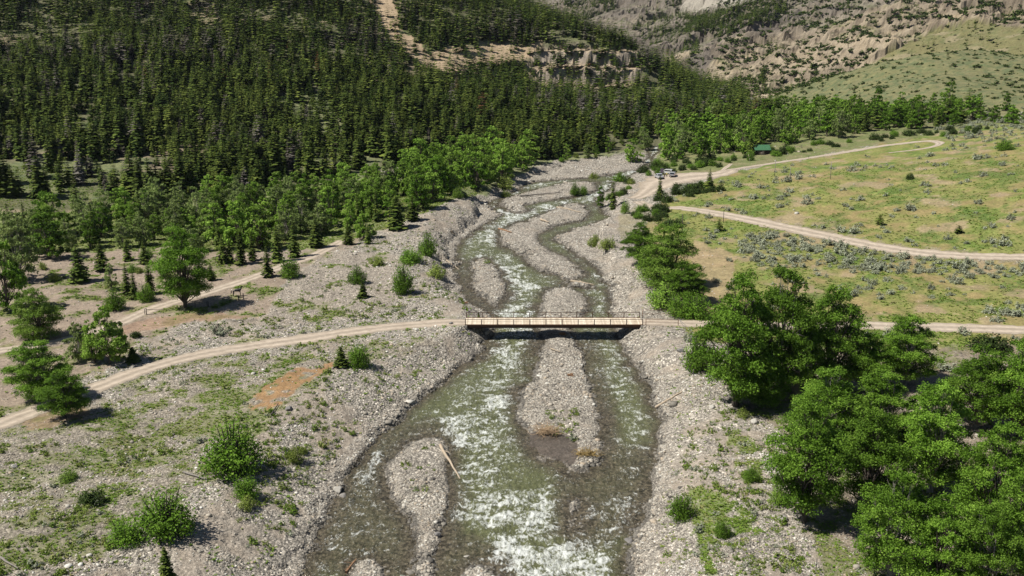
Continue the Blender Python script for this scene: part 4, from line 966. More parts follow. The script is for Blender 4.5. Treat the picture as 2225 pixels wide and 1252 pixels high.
THICKET = [
 ('big',1598,882,598,176,'tall dark cottonwood at the upper left corner of the thicket',0),
 ('big',1690,862,580,150,'tallest cottonwood at the back of the thicket',3),
 ('big',1800,850,618,150,'cottonwood with a high separate crown right of the tallest one',2),
 ('big',1735,868,690,110,'cottonwood in the middle of the upper thicket',1),
 ('big',1650,880,760,130,'low bushy cottonwood at the thicket edge above the bare gravel',2),
 ('midb',1640,800+60,752,70,'bright young cottonwood in front of the upper left thicket',0),
 ('big',1965,835,682,130,'open crowned cottonwood with gaps standing before the right road',1),
 ('big',1885,850,720,110,'cottonwood between the high crown and the open crowned one',0),
 ('big',1790,985,792,150,'cottonwood in the heart of the thicket',3),
 ('big',1905,980,800,150,'dense cottonwood right of the heart of the thicket',1),
 ('big',1745,1135,862,170,'cottonwood leaning over the bare shaded soil at the thicket foot',0),
 ('big',1885,1098,872,150,'multi-stemmed cottonwood with visible dark trunks at the thicket foot',2),
 ('big',2020,1070,822,160,'cottonwood with pale bare branches right of the dark trunks',1),
 ('big',2120,930,752,150,'cottonwood at the back right of the thicket',3),
 ('big',2215,950,722,150,'cottonwood at the right edge behind the thicket',0),
 ('big',1935,1262,1008,170,'bright cottonwood rising from the bottom edge of the thicket',3),
 ('big',2040,1300,1060,150,'cottonwood at the bottom of the thicket right of the bright one',2),
 ('big',2150,1180,905,160,'cottonwood in the lower right thicket',0),
 ('big',2225,1270,960,170,'dark cottonwood in the lower right corner',2),
 ('big',2130,1330,1080,150,'cottonwood cut by the bottom edge near the right corner',1),
 ('mid',1838,1000,905,90,'small cottonwood filling a gap between larger ones in the thicket',0),
 ('mid',1990,960,850,90,'small cottonwood behind the pale bare branches',1),
 ('big',2290,1110,800,180,'cottonwood just beyond the right edge of the picture',1),
]
for kd, nm, u, v, vt, wp, lab, cat, g_, i in SINGLES: plant(kd, nm, u, v, vt, wp, lab, cat, g_, i)
for kd, u, v, vt, wp, lab, i in THICKET: plant(kd, 'cottonwood_tree', u, v, vt, wp*1.12, lab, 'tree', 'cottonwoods of the thicket on the right bank', i)
# ------------------------------------------------------------------ scattered plants
def cand(x0, x1, y0, y1, cell, rng, jit=.9):
    nx = int((x1-x0)/cell); ny = int((y1-y0)/cell)
    X, Y = np.meshgrid(np.arange(nx), np.arange(ny))
    X = x0+(X.ravel()+.5+rng.uniform(-.5, .5, nx*ny)*jit)*cell; Y = y0+(Y.ravel()+.5+rng.uniform(-.5, .5, nx*ny)*jit)*cell
    Z = gz(X, Y); U, V = pix(X, Y, Z)
    m = (U > -260) & (U < 2490) & (V < 1400)
    return X[m], Y[m], Z[m], U[m], V[m]
def free(X, Y, R=1.):
    m = np.ones(X.shape, bool)
    for x, y, r in TOPS: m &= np.hypot(X-x, Y-y) > r*.8+R
    return m
def visible(X, Y, Z, hh):
    """is the top of the plant above the skyline between it and the camera?"""
    vis = np.ones(X.shape, bool)
    for t in np.linspace(.55, .985, 26):
        vis &= gz(X*t, Y*t) < CAMH+(Z+hh-CAMH)*t+.5
    return vis
def merged(name, templates, X, Y, Z, Hs, Ws, tone0, mats, midx, label, cat, rng, rzs=None):
    """templates: list of (V, F, tone), unit height and width; one mesh with a copy at each spot"""
    Vs = []; Fs = []; Ts = []; Ms = []; n = 0
    pick = rng.integers(0, len(templates), len(X))
    for ti, (V, Fq, tn) in enumerate(templates):
        s = np.where(pick == ti)[0]
        if not len(s): continue
        a = rng.uniform(0, 6.28, len(s)); ca, sa = np.cos(a)[:, None], np.sin(a)[:, None]
        vx = (V[None, :, 0]*ca-V[None, :, 1]*sa)*Ws[s][:, None]+X[s][:, None]
        vy = (V[None, :, 0]*sa+V[None, :, 1]*ca)*Ws[s][:, None]+Y[s][:, None]
        vz = V[None, :, 2]*Hs[s][:, None]+Z[s][:, None]
        Vs.append(np.stack([vx, vy, vz], -1).reshape(-1, 3))
        Fs.append((Fq[None]+(np.arange(len(s))*len(V))[:, None, None]+n).reshape(-1, Fq.shape[1])); n += len(s)*len(V)
        Ts.append(np.clip(tn[None]+tone0[s][:, None], 0, 1).ravel()); Ms.append(np.repeat(midx[s], len(Fq)))
    me = mk_mesh(name, np.vstack(Vs), np.vstack(Fs), None, False, mats, np.concatenate(Ms), {'tone': np.concatenate(Ts)})
    o = link(name, me); return tag(o, label, cat, None, 'stuff')
def unit(lf, H, W):
    V, Fq, t = lf; V = np.asarray(V, float)/[W, W, H]; return V, Fq, np.asarray(t)
rng = np.random.default_rng(99)
FAR_T = [unit(conifer(200+i, 10, 4.2, 10, 6, 1, .18, [.5, .75, .38, .6, .85, .45][i], .04+.05*(i % 3))[1], 10, 4.2) for i in range(6)]
MID_T = [unit(conifer(210+i, 10, 4.4, 18, 7, 2, .14, [.5, .75, .42, .6, .85, .36][i], .05+.04*(i % 3))[1], 10, 4.4) for i in range(6)]
# --- conifers of the wooded mountain
X, Y, Z, U, V = cand(-560, 330, 290, 900, 2.8, rng, 1.15)
FZ = [(-300,-140),(1215,-140),(1240,5),(1320,45),(1440,105),(1560,185),(1680,240),(1700,264),(1600,285),(1480,300),(1400,312),(1300,330),(1160,345),(1130,335),(960,340),(800,372),(640,405),(420,432),(200,452),(80,455),(-300,450)]
n_u = (fbm(U, V, 60, 3, 801)-.5)*34
m = inpoly(FZ, U+n_u, V+n_u*.5) & ~((gi(LAYER_B*1., X, Y) > .5) | (gi(LAYER_C*1., X, Y) > .5))
dens = np.ones(X.shape)*.93
dens *= np.where(fbm(X, Y, 30, 3, 811) > .60, .45, 1)*np.where(fbm(X, Y, 11, 3, 815) > .64, .35, 1)
for p in OPEN: dens = np.where(inpoly(p, U+n_u*.6, V), .13, dens)
dens = np.where(inpoly(SLIDE, U+n_u*.5, V+n_u*.4), .13, dens)
dens = np.where(inpoly(BLUFF, U, V), .32, dens)
dens = np.where(inpoly([(-60,340),(330,340),(420,430),(-60,460)], U, V), dens*.72, dens)
m &= rng.uniform(size=X.shape) < dens
m &= (gi(RD, X, Y) > 1) & free(X, Y)
X, Y, Z, U, V = [q[m] for q in (X, Y, Z, U, V)]
Hs = np.clip(8.*rng.lognormal(0, .34, len(X))*(.72+.56*fbm(X, Y, 22, 3, 818)), 2.5, 16); vis = visible(X, Y, Z, Hs)
X, Y, Z, U, V, Hs = [q[vis] for q in (X, Y, Z, U, V, Hs)]
Ws = Hs**.7*rng.uniform(.75, 1.35, len(X))
deadp = .035+.30*sstep(.58, .68, fbm(X, Y, 45, 3, 821)); kindi = (rng.uniform(size=len(X)) < deadp)*1; kindi = np.where(rng.uniform(size=len(X)) < .004, 2, kindi)
size = Hs*F/depth(X, Y, Z)
infr = (U > -10) & (U < 2235)
order = np.argsort(-size*infr*(kindi == 0)); NIND = 235
ind = order[:NIND]; rest = np.setdiff1d(np.arange(len(X)), ind)
def slope_zone(u, v):
    a = 'far left' if u < 160 else 'left' if u < 330 else 'centre left' if u < 520 else 'middle' if u < 720 else 'centre right' if u < 950 else 'right'
    b = 'upper' if v < 345 else 'middle' if v < 385 else 'lowest'
    return a, b
for i in ind:
    a, b = slope_zone(U[i], V[i]); k = K['con'][int(rng.integers(0, 4))]
    sz = 'tall' if Hs[i] > 12.5 else 'mid-sized' if Hs[i] > 11 else 'short'
    k.put('spruce_tree', X[i], Y[i], Z[i]-.1, Hs[i], Ws[i], f'{sz} dark spruce, {b} rows of the wooded slope foot, {a} part', 'tree', f'{sz} spruces in the {b} rows of the slope foot, {a} part')
r_near = rest[Y[rest] < 520]; r_far = rest[Y[rest] >= 520]
print('forest', len(ind), len(r_near), len(r_far))
t0 = (fbm(X, Y, 18, 3, 831)-.5)*.5+rng.normal(0, .2, len(X))+.35*(rng.uniform(size=len(X)) < .05)
# --- sparse trees on the rocky mountains and the knoll, one stand with the forest beyond
Xb, Yb, Zb, Ub, Vb = cand(60, 900, 560, 1900, 4.4, rng, 1.1)
isB = gi(LAYER_B*1., Xb, Yb) > .5
pf = [(1479,40),(1555,30),(1605,12),(1706,-30),(1760,-30),(1706,30),(1631,58),(1575,84),(1530,78),(1484,70)]
nb_ = (fbm(Ub, Vb, 24, 3, 841)-.5)*30
d = np.where(inpoly(pf, Ub+nb_, Vb+nb_*.4), .95, 0)
d = np.where(inpoly([(1290,-10),(1480,0),(1500,70),(1560,190),(1500,190),(1420,110)], Ub, Vb), np.maximum(d, .42*(fbm(Xb, Yb, 45, 3, 851) > .5)+.04), d)
d = np.where(inpoly([(1540,185),(1640,165),(1700,150),(1745,195),(1765,245),(1640,245)], Ub, Vb), np.maximum(d, .10+.35*(fbm(Xb, Yb, 20, 3, 866) > .48)), d)
d = np.where(inpoly([(1180,-60),(1330,-60),(1340,20),(1270,45),(1200,0)], Ub, Vb), .8, d)
d = np.where(inpoly([(1560,190),(1600,200),(1760,235),(1830,170),(1760,90),(1680,90),(1620,120),(1640,160)], Ub, Vb), np.maximum(d, .20*(fbm(Xb, Yb, 35, 3, 861) > .52)+.02), d)
d = np.where(inpoly([(1560,60),(1900,-60),(2300,-60),(2300,120),(1900,150),(1700,90)], Ub, Vb), np.maximum(d, .07*(fbm(Xb, Yb, 40, 3, 871) > .5)+.008), d)
mb = isB & (rng.uniform(size=Xb.shape) < d)
Xb, Yb, Zb, Ub, Vb = [q[mb] for q in (Xb, Yb, Zb, Ub, Vb)]
Hb = np.clip(rng.normal(11, 2.4, len(Xb)), 4, 17)*np.where((Ub > 1560) & (Yb < 1050), .8, 1); vb = visible(Xb, Yb, Zb, Hb)
Xb, Yb, Zb, Hb = Xb[vb], Yb[vb], Zb[vb], Hb[vb]
mats = [M_CONF, M_DEAD, M_RUST]
if len(r_near):
    pass
allX = np.concatenate([X[r_far], Xb]); allY = np.concatenate([Y[r_far], Yb]); allZ = np.concatenate([Z[r_far], Zb])-.2
allH = np.concatenate([Hs[r_far], Hb]); allW = np.concatenate([Ws[r_far], Hb*rng.uniform(.35, .6, len(Xb))]); allK = np.concatenate([kindi[r_far], np.zeros(len(Xb), int)])
allT = np.concatenate([t0[r_far], rng.normal(0, .13, len(Xb))])
far_ = merged('conifer_forest', FAR_T, allX, allY, allZ, allH, allW, allT, mats, allK, 'dense dark conifer forest covering the mountainside with grey dead trees among it', 'forest', rng)
# the nearer part of the same forest, richer trees: joined into the same object
nr_ = merged('forest_near', MID_T, X[r_near], Y[r_near], Z[r_near]-.2, Hs[r_near], Ws[r_near], t0[r_near], mats, kindi[r_near], None, None, rng)
def join_into(a, b):
    m1, m2 = a.data, b.data
    def rd(m):
        V = np.empty(len(m.vertices)*3, np.float32); m.vertices.foreach_get('co', V)
        Fq = np.empty(len(m.loops), np.int32); m.loops.foreach_get('vertex_index', Fq)
        t = np.empty(len(m.vertices), np.float32); m.attributes['tone'].data.foreach_get('value', t)
        k = np.empty(len(m.polygons), np.int32); m.polygons.foreach_get('material_index', k)
        return V.reshape(-1, 3), Fq.reshape(-1, 4), t, k
    V1, F1, t1, k1 = rd(m1); V2, F2, t2_, k2 = rd(m2)
    me = mk_mesh(m1.name, np.vstack([V1, V2]), np.vstack([F1, F2+len(V1)]), None, False, list(m1.materials), np.concatenate([k1, k2]), {'tone': np.concatenate([t1, t2_])})
    a.data = me; bpy.data.objects.remove(b)
join_into(far_, nr_)
# --- dark low shrubs dotted over the rocky slopes and the knoll
SHR_T = []
for i in range(4):
    q = bush(300+i, 2., 3., 90, .34)[1]; SHR_T.append(unit(q, 2., 3.))
X, Y, Z, U, V = cand(80, 900, 380, 1500, 4.4, rng, 1.1)
cB = gi(LAYER_B*1., X, Y) > .5; cC = gi(KNM*1., X, Y) > .5
d = np.where(cB, .08+.36*(fbm(X, Y, 38, 3, 881) > .52), 0.); GSg = gi(GSL*1., X, Y)*cB; d = np.where(GSg > .5, .22, d); d = np.where(cC, .34+.3*(fbm(X, Y, 30, 3, 885) > .56), d)
d = np.where(cB & (U < 1560), d*.5, d)
d = np.where(inpoly([(1640,236),(1760,150),(1900,110),(1905,125),(1780,190),(1720,225),(1700,240)], U, V), .75, d)
m = (rng.uniform(size=X.shape) < d) & (V > -80)
X, Y, Z, U, V = [q[m] for q in (X, Y, Z, U, V)]; Hs = rng.uniform(.9, 2.7, len(X))*np.where((gi(KNM*1., X, Y) > .5) | (gi(GSL*1., X, Y) > .5), rng.choice([.35, .5, .9], len(X), p=[.4, .35, .25]), np.where(U > 1560, 1.5, 1.)); vv = visible(X, Y, Z, Hs)
X, Y, Z, Hs = X[vv], Y[vv], Z[vv], Hs[vv]; print('slope shrubs', len(X))
merged('slope_shrubs', SHR_T, X, Y, Z-.1, Hs, Hs*rng.uniform(1.6, 3.2, len(X)), rng.normal(0, .12, len(X)), [M_JUN], np.zeros(len(X), int), 'dark low shrubs dotted over the rocky slopes and grassy knoll', 'shrubs', rng)
# --- cottonwood belts
LEAFY = []
def belt(poly, cell, kinds, hr, wr, label, group, keep=.9, cap=999, tall=('tall', 'low')):
    X, Y, Z = [], [], []
    P = np.array(poly, float); x, y, z = ground(P[:, 0], P[:, 1]); ok = ~np.isnan(y)
    X, Y, Z, U, V = cand(x[ok].min()-5, x[ok].max()+5, y[ok].min()-5, y[ok].max()+5, cell, rng, 1.)
    m = inpoly(poly, U, V) & (gi(RD, X, Y) > 1.2) & free(X, Y, 1.) & (gi(sd, X, Y) > 1.5) & (rng.uniform(size=X.shape) < keep) & ~((gi(LAYER_B*1., X, Y) > .5))
    X, Y, Z, U, V = [q[m] for q in (X, Y, Z, U, V)]
    o = np.argsort(Y)[:cap]
    for i in o:
        h = rng.uniform(*hr); w_ = h*rng.uniform(*wr); kn = kinds[int(rng.integers(0, len(kinds)))]; k = K[kn][int(rng.integers(0, 99)) % len(K[kn])]
        sz = tall[0] if h > .5*(hr[0]+hr[1]) else tall[1]
        nm = {'con': 'spruce_tree', 'dead': 'dead_tree', 'pine': 'pine_tree'}.get(kn, 'cottonwood_tree' if hr[1] > 5 else 'willow_shrub' if kn == 'wil' else 'juniper_shrub' if kn == 'jun' else 'shrub')
        if kn == 'con': w_ *= .5
        kd = {'con': 'dark spruce', 'dead': 'bare grey dead tree', 'pine': 'dark pine', 'pop': 'grey-green poplar', 'farb': 'bright green cottonwood', 'fard': 'deep green cottonwood', 'midb': 'bright leafy cottonwood', 'mid': 'deep green leafy cottonwood', 'wil': 'pale willow', 'jun': 'dark juniper', 'bush': 'green bush', 'bushb': 'bright green bush'}[kn]
        lb = f'{sz} {kd} {label}'
        rec = (k, nm, X[i], Y[i], Z[i]-.1, h, w_, lb, 'shrub' if hr[1] <= 5 else 'tree', f'{sz} {kd}s {label}')
        if nm == 'cottonwood_tree': LEAFY.append((h*F/depth(X[i], Y[i], Z[i])*(-20 < U[i] < 2245), kn, rec))
        else: rec[0].put(*rec[1:])
    return len(o)
c = 0
c += belt([(-30,505),(60,492),(240,468),(250,530),(150,535),(90,560),(-30,580)], 6.6, ['midb','pop','pop','mid','con'], (7, 12), (.6, .9), 'in the belt at the left picture edge', 0, .85)
c += belt([(240,465),(420,452),(560,442),(640,432),(650,520),(560,548),(420,545),(260,540)], 5.5, ['pop','midb','farb','farb','con','pop'], (6.5, 11.5), (.55, .9), 'in the belt behind the spreading cottonwood', 0, .92)
c += belt([(640,432),(760,408),(850,395),(860,470),(800,500),(740,512),(650,520)], 5.6, ['pop','mid','farb','midb','con','midb'], (6.5, 11.5), (.55, .9), 'in the belt above the top end of the farm track', 0, .9)
c += belt([(850,395),(900,378),(960,352),(1130,345),(1160,362),(1060,405),(1040,412),(960,440),(895,470)], 6.8, ['farb','midb','farb','mid','midb'], (8, 13), (.6, .95), 'in the bright belt along the left bank upstream', 0, .92)
c += belt([(1150,352),(1300,335),(1380,325),(1390,332),(1290,345),(1180,358)], 9, ['farb','fard','pop'], (3.5, 8), (.5, .9), 'along the far edge of the upstream gravel', 0, .6)
c += belt([(1375,345),(1400,300),(1450,288),(1560,262),(1640,285),(1640,325),(1560,345),(1470,352),(1440,345),(1450,318),(1425,312),(1405,345),(1390,372),(1372,372)], 6.6, ['farb','fard','farb','pop'], (6, 12), (.65, 1.), 'in the grove beside the upstream rapids', 0, .92)
c += belt([(1640,262),(1850,240),(1850,292),(1760,312),(1640,322)], 7.0, ['farb','fard','farb','con','mid','pop'], (6, 12), (.65, 1.), 'in the tree line behind the green roofed cabin', 0, .95)
c += belt([(1850,240),(2000,228),(2130,222),(2140,268),(2000,282),(1850,298)], 7.5, ['fard','mid','fard','pine','con','farb'], (6, 11.5), (.65, 1.), 'in the tree line under the grassy knoll', 0, .95)
c += belt([(2150,225),(2260,210),(2260,285),(2160,275)], 10, ['fard','mid','jun'], (5.2, 9), (.65, 1.), 'at the upper right edge beyond the meadow', 0, .8)
LEAFY.sort(key=lambda q: -q[0])
for _, kn, rec in LEAFY[:255]: rec[0].put(*rec[1:])
rest_ = LEAFY[255:]; print('belt trees', c, len(rest_))
if rest_:
    a_ = lambda k: np.array([q[2][k] for q in rest_], float)
    LT = []; WT = []
    for i in range(3):
        wd, lf = deciduous(360+i, 11., 9., 2200, .36, 22, .05); LT.append(unit(lf, 11., 9.)); WT.append((np.asarray(wd[0])/[9., 9., 11.], wd[1], np.full(len(wd[0]), .5)))
    mi = np.array([{'farb': 0, 'midb': 0, 'fard': 1, 'mid': 1}.get(q[1], 2) for q in rest_])
    ms_ = [M_COTB, M_COT, M_POP, M_BARK]; r1 = np.random.default_rng(5); r2 = np.random.default_rng(5)
    g1 = merged('cottonwood_grove', LT, a_(2), a_(3), a_(4), a_(5), a_(6), r1.normal(0, .1, len(rest_)), ms_, mi, 'far cottonwoods and poplars reading as one leafy mass along the valley floor', 'grove', r1)
    g2 = merged('grove_wood', WT, a_(2), a_(3), a_(4), a_(5), a_(6), r2.normal(0, .1, len(rest_)), ms_, np.full(len(rest_), 3), None, None, r2)
    join_into(g1, g2)
c = 0
c += belt([(1150,358),(1180,360),(1240,352),(1340,345),(1340,338),(1180,345)], 6, ['wil','bush'], (1.5, 3.5), (.8, 1.4), 'on the pale far edge of the upstream gravel', 0, .35)
c += belt([(960,445),(1040,415),(1110,390),(1150,372),(1120,372),(1040,405),(950,440)], 5, ['wil','bushb','bush'], (2, 4.5), (.7, 1.2), 'at the foot of the bright bank belt', 0, .5)
c += belt([(1375,470),(1395,450),(1430,440),(1470,450),(1470,478),(1400,482)], 3.5, ['jun','bush','jun'], (1.6, 3.2), (1., 1.6), 'between the river bend and the road fork', 0, .75)
c += belt([(1400,462),(1418,440),(1445,425),(1460,440),(1440,470)], 3.4, ['jun'], (2., 3.6), (.9, 1.4), 'under the spruce by the parking lot', 0, .8)
c += belt([(1452,422),(1480,405),(1550,402),(1568,408),(1565,425),(1500,428)], 3.7, ['jun','jun','bush'], (2.2, 4), (.9, 1.5), 'in the clump on the near side of the parking lot', 0, .9)
c += belt([(1300,445),(1380,420),(1378,395),(1345,400),(1365,415),(1310,432)], 3.8, ['jun','bush','wil'], (1.8, 3.6), (.9, 1.5), 'between the upstream rapids and the parking lot', 0, .7)
c += belt([(1395,372),(1440,352),(1590,345),(1640,335),(1640,350),(1560,366),(1440,378),(1400,392)], 4.2, ['jun','bush','jun'], (1.8, 4), (.9, 1.5), 'along the far edge of the parking lot', 0, .7)
c += belt([(1640,330),(1800,310),(1990,285),(2150,275),(2150,290),(2000,300),(1900,310),(1760,330),(1640,350)], 5.2, ['jun','bush','jun'], (1.4, 3.4), (1., 1.9), 'between the hillside track and the tree line', 0, .75)
c += belt([(60,560),(240,545),(560,560),(560,590),(300,600),(60,620)], 8, ['wil','bush','bush'], (1.4, 3.2), (.8, 1.3), 'scattered over the left meadow', 0, .4)
c += belt([(40,600),(150,585),(160,640),(60,660)], 7, ['wil','bush'], (1.4, 3.2), (.8, 1.3), 'in the grass below the layered spruce', 0, .5)
c += belt([(600,560),(700,525),(745,512),(700,560),(640,600)], 6, ['wil','bush'], (1.2, 2.6), (.8, 1.3), 'beside the upper farm track', 0, .4)
print('belt shrubs', c)
# --- sagebrush
X, Y, Z, U, V = cand(20, 330, 170, 470, 2.1, rng, 1.1)
d = np.zeros(X.shape)
MEADP = [(1480,440),(1590,380),(1700,353),(1900,320),(2100,270),(2500,230),(2500,780),(1900,740),(1520,690),(1530,640),(1500,520)]
inm = inpoly(MEADP, U, V)
cl = fbm(X, Y, 12, 3, 901)
d = np.where(inm, .016+.10*(cl > .58), 0)
S1 = [(1600,515),(1700,506),(1850,540),(2000,562),(2225,580),(2400,590),(2400,610),(2050,602),(1980,594),(1900,592),(1800,580),(1700,584),(1620,568)]
d = np.where(inpoly(S1, U, V), .62+.36*(cl > .45), d)
d = np.where(inpoly([(1880,530),(1930,500),(2060,520),(2225,510),(2400,520),(2400,552),(2225,552),(2100,550),(1950,535)], U, V), .16+.5*(cl > .55), d)
d = np.where(inpoly([(1470,455),(1570,440),(1620,465),(1560,475),(1490,490)], U, V), .4, d)
d = np.where(inpoly([(1520,500),(1600,500),(1600,540),(1520,545)], U, V), .28, d)
d = np.where(inpoly([(1850,620),(2100,600),(2110,640),(1960,670),(1850,660)], U, V), .16, d)
d = np.where(inpoly([(2130,660),(2400,650),(2400,700),(2140,690)], U, V), .45, d)
d = np.where(inpoly([(2030,740),(2225,730),(2225,790),(2040,830)], U, V), .35, d)
d = np.where(inpoly([(1440,400),(1800,420),(1790,450),(1440,440)], U, V), .14, d)
d = np.where(inpoly([(2000,255),(2300,225),(2300,330),(2050,300)], U, V), .25, d)
m = (rng.uniform(size=X.shape) < d) & (gi(RD, X, Y) > .9) & free(X, Y, .3)
X, Y, Z, U, V = [q[m] for q in (X, Y, Z, U, V)]
Ws = np.clip(rng.lognormal(.66, .36, len(X)), .8, 3.8); Hs = Ws*rng.uniform(.5, .78, len(X))
size = Ws*F/depth(X, Y, Z)*(U < 2235)*(V > 0); o = np.argsort(-size); print('sage', len(X))
def sage_zone(u, v):
    if v > 600: return 'in the lower meadow above the right road'
    if v > 555 or (v > 505 and 1600 < u < 1850): return 'in the grey sage strip below the upper dirt road' if u < 1950 else 'at the right end of the grey sage strip'
    if u < 1620: return 'near the fork of the upper dirt road'
    return 'in the meadow just above the upper dirt road' if v > 470 else 'high in the right meadow'
for i in o[:280]:
    sz = 'large' if Ws[i] > 2.2 else 'mid-sized' if Ws[i] > 1.7 else 'small'; zz = sage_zone(U[i], V[i])
    K['sage'][int(rng.integers(0, 4))].put('sagebrush', X[i], Y[i], Z[i]-.05, Hs[i], Ws[i], f'{sz} rounded grey-green sagebrush {zz}', 'shrub', f'{sz} sagebrush {zz}')
SG_T = [unit(bush(320+i, 1.1, 1.7, 110, .16, .9)[1], 1.1, 1.7) for i in range(4)]
r = o[280:]
merged('sagebrush_scrub', SG_T, X[r], Y[r], Z[r]-.05, Hs[r], Ws[r], rng.normal(0, .15, len(r)), [M_SAGE], np.zeros(len(r), int), 'grey sagebrush scrub scattered through the far meadow', 'scrub', rng)
# --- grass tufts: picked over the grid, so about even in the picture
def tuft(seed, n=9):
    g = np.random.default_rng(seed); V = []; T = []
    for i in range(n):
        a = g.uniform(0, 6.28); l = g.uniform(.25, .5); w_ = .16; d_ = np.array([math.cos(a), math.sin(a)]); s_ = np.array([-d_[1], d_[0]])*w_; c_ = g.normal(size=2)*.14
        V += [(*(c_-s_), 0), (*(c_+s_), 0), (*(c_+d_*l+s_*.5), g.uniform(.6, 1.)), (*(c_+d_*l-s_*.5), g.uniform(.6, 1.))]; T += [g.uniform(.25, .6)]*4
    return np.array(V), np.arange(n*4).reshape(-1, 4), np.array(T)
TF = [tuft(i) for i in range(5)]
def grid_pick(prob, n, rng):
    """random spots, probability per grid cell"""
    p = prob.ravel().astype(float); inf = ((GU > -60) & (GU < 2300) & (GV < 1300)).ravel(); p = p*inf; p /= p.sum()
    k = rng.choice(len(p), n, p=p); j, i = k//nc, k % nc; j = np.minimum(j, nr-2); i = np.minimum(i, nc-2)
    fy = rng.uniform(size=n); fx = rng.uniform(size=n)
    x = GX[j, i]+(GX[j, i+1]-GX[j, i])*fx; y = YS[j]+(YS[j+1]-YS[j])*fy
    return x, y, gz(x, y)
landm = (sd > 1.2) & (RD > .25)
gness = col[..., 1]/(col[..., 0]+1e-4)
green = sstep(.86, 1.1, gness)
nearm = (GY < 330)
pr = landm*nearm*(green*1.+.012)*(BEDSD > 1)*(n3*.9+.2)
pr = np.where((GX > 14) & (GY > 186), pr*.35, pr)
x, y, z = grid_pick(pr, 60000, rng)
Ht = rng.uniform(.08, .22, len(x))*np.clip(y/170, .8, 1.15); cdry = rng.uniform(size=len(x))
tn = np.where(cdry < np.where((x > 14) & (y > 186), .6, .25), .35, 0)+(fbm(x, y, 6, 2, 950)-.5)*.7
merged('grass_tufts', TF, x, y, z-.02, Ht, Ht*rng.uniform(2.0, 4.2, len(x)), tn, [M_TUFT], np.zeros(len(x), int), 'tufts of green and dry grass growing between the stones', 'grass', rng)
# larger weed clumps on the gravel, each one countable but very many
pr = (landm & (GY < 260) & (GX < 2) | landm & (GY < 150)) * (sd > 3) * (grav > .3)*1. + landm*(GY < 250)*green*(GX < 0)*.8
x, y, z = grid_pick(pr*sstep(.45, .6, fbm(GX, GY, 13, 3, 960))*sstep(.4, .55, n2), 2600, rng)
W_T = [unit(bush(340+i, .7, 1.1, 90, .09)[1], .7, 1.1) for i in range(4)]
Wt = np.clip(rng.lognormal(-.25, .42, len(x)), .35, 2.2)
x2, y2 = x, y
merged('weed_clumps', W_T, x, y, z-.03, Wt*rng.uniform(.4, .7, len(x)), Wt, rng.normal(0, .15, len(x)), [M_TUFT, M_WIL, M_SAGE], rng.choice(3, len(x), p=[.6, .27, .13]), 'green weeds and small herbs growing on the gravel flats', 'weeds', rng)
# --- stones
def stone_t(seed):
    g = np.random.default_rng(seed)
    b = np.array([[-1, -1, -.6], [1, -1, -.6], [1, 1, -.6], [-1, 1, -.6], [-1, -1, .8], [1, -1, .8], [1, 1, .8], [-1, 1, .8]], float)*.5
    b *= g.uniform(.62, 1.15, (8, 3)); b[4:, :2] *= .72
    f = np.array([[0, 3, 2, 1], [4, 5, 6, 7], [0, 1, 5, 4], [1, 2, 6, 5], [2, 3, 7, 6], [3, 0, 4, 7]])
    return b, f, np.zeros(8)
ST = [stone_t(i) for i in range(14)]
def stone_mat():
    m, nt, b = mat_new('river_stones'); N = nt.nodes; L = nt.links
    at = N.new('ShaderNodeAttribute'); at.attribute_name = 'tone'; r = N.new('ShaderNodeValToRGB'); e = r.color_ramp.elements
    e[0].color = (.06, .055, .048, 1); e[1].color = (.66, .63, .57, 1)
    for p, c_ in ((.18, (.14, .13, .112)), (.42, (.30, .272, .225)), (.6, (.38, .352, .30)), (.68, (.35, .285, .21)), (.78, (.42, .395, .34)), (.92, (.54, .52, .46))):
        q = e.new(p); q.color = (*c_, 1)
    L.new(at.outputs['Fac'], r.inputs[0]); L.new(r.outputs[0], b.inputs['Base Color']); b.inputs['Roughness'].default_value = .85; b.inputs['Specular IOR Level'].default_value = .15
    return m
M_STONE = stone_mat()
gm = np.maximum(grav, 0)**1.3
shore = np.exp(-(sd/1.1)**2)*(sd > -.9)
pr = ((sd > -.2) & (RD > .1))*gm*(.45+n2)+shore*1.1*(GY < 420)+((sd < -.2) & (sd > -1.6) & (GY < 330))*.16
pr *= (GY < 430)
pr = np.where((GX > BR_X0) & (GX < BR_X1) & (GY > BR_Y0-.3) & (GY < BR_Y1+.3), pr*.3, pr)
pr *= np.clip(1.3-np.maximum(0, np.abs(GU-1112)-700)/900, .4, 1.)
NS = 190000
x, y, z = grid_pick(pr, NS, rng)
ss = np.clip(rng.lognormal(-2.34, .52, NS), .07, 1.1)*np.clip(.72+y/520, .8, 1.5); sdd = gi(sd, x, y)
ss *= .66+.7*sstep(.3, .72, fbm(x, y, 6.5, 3, 970))
ss *= 1+.5*np.exp(-(sdd/1.4)**2)
tn = np.clip(rng.beta(2.2, 2.0, NS)*.95+.04+(fbm(x, y, 7, 3, 975)-.5)*.5, 0, 1); tn = np.where(sdd < .35, tn*.35, tn); pud_ = gi(PUD*1., x, y) > .5; tn = np.where(pud_, tn*.3, tn); ss = np.where(pud_, ss*.6, ss)
hz = ss*rng.uniform(.4, .9, NS)
merged('river_stones', ST, x, y, z+hz*.12, hz, ss*rng.uniform(.75, 1.35, NS), tn, [M_STONE], np.zeros(NS, int), 'grey and tan river stones strewn over banks and gravel bars', 'stones', rng)
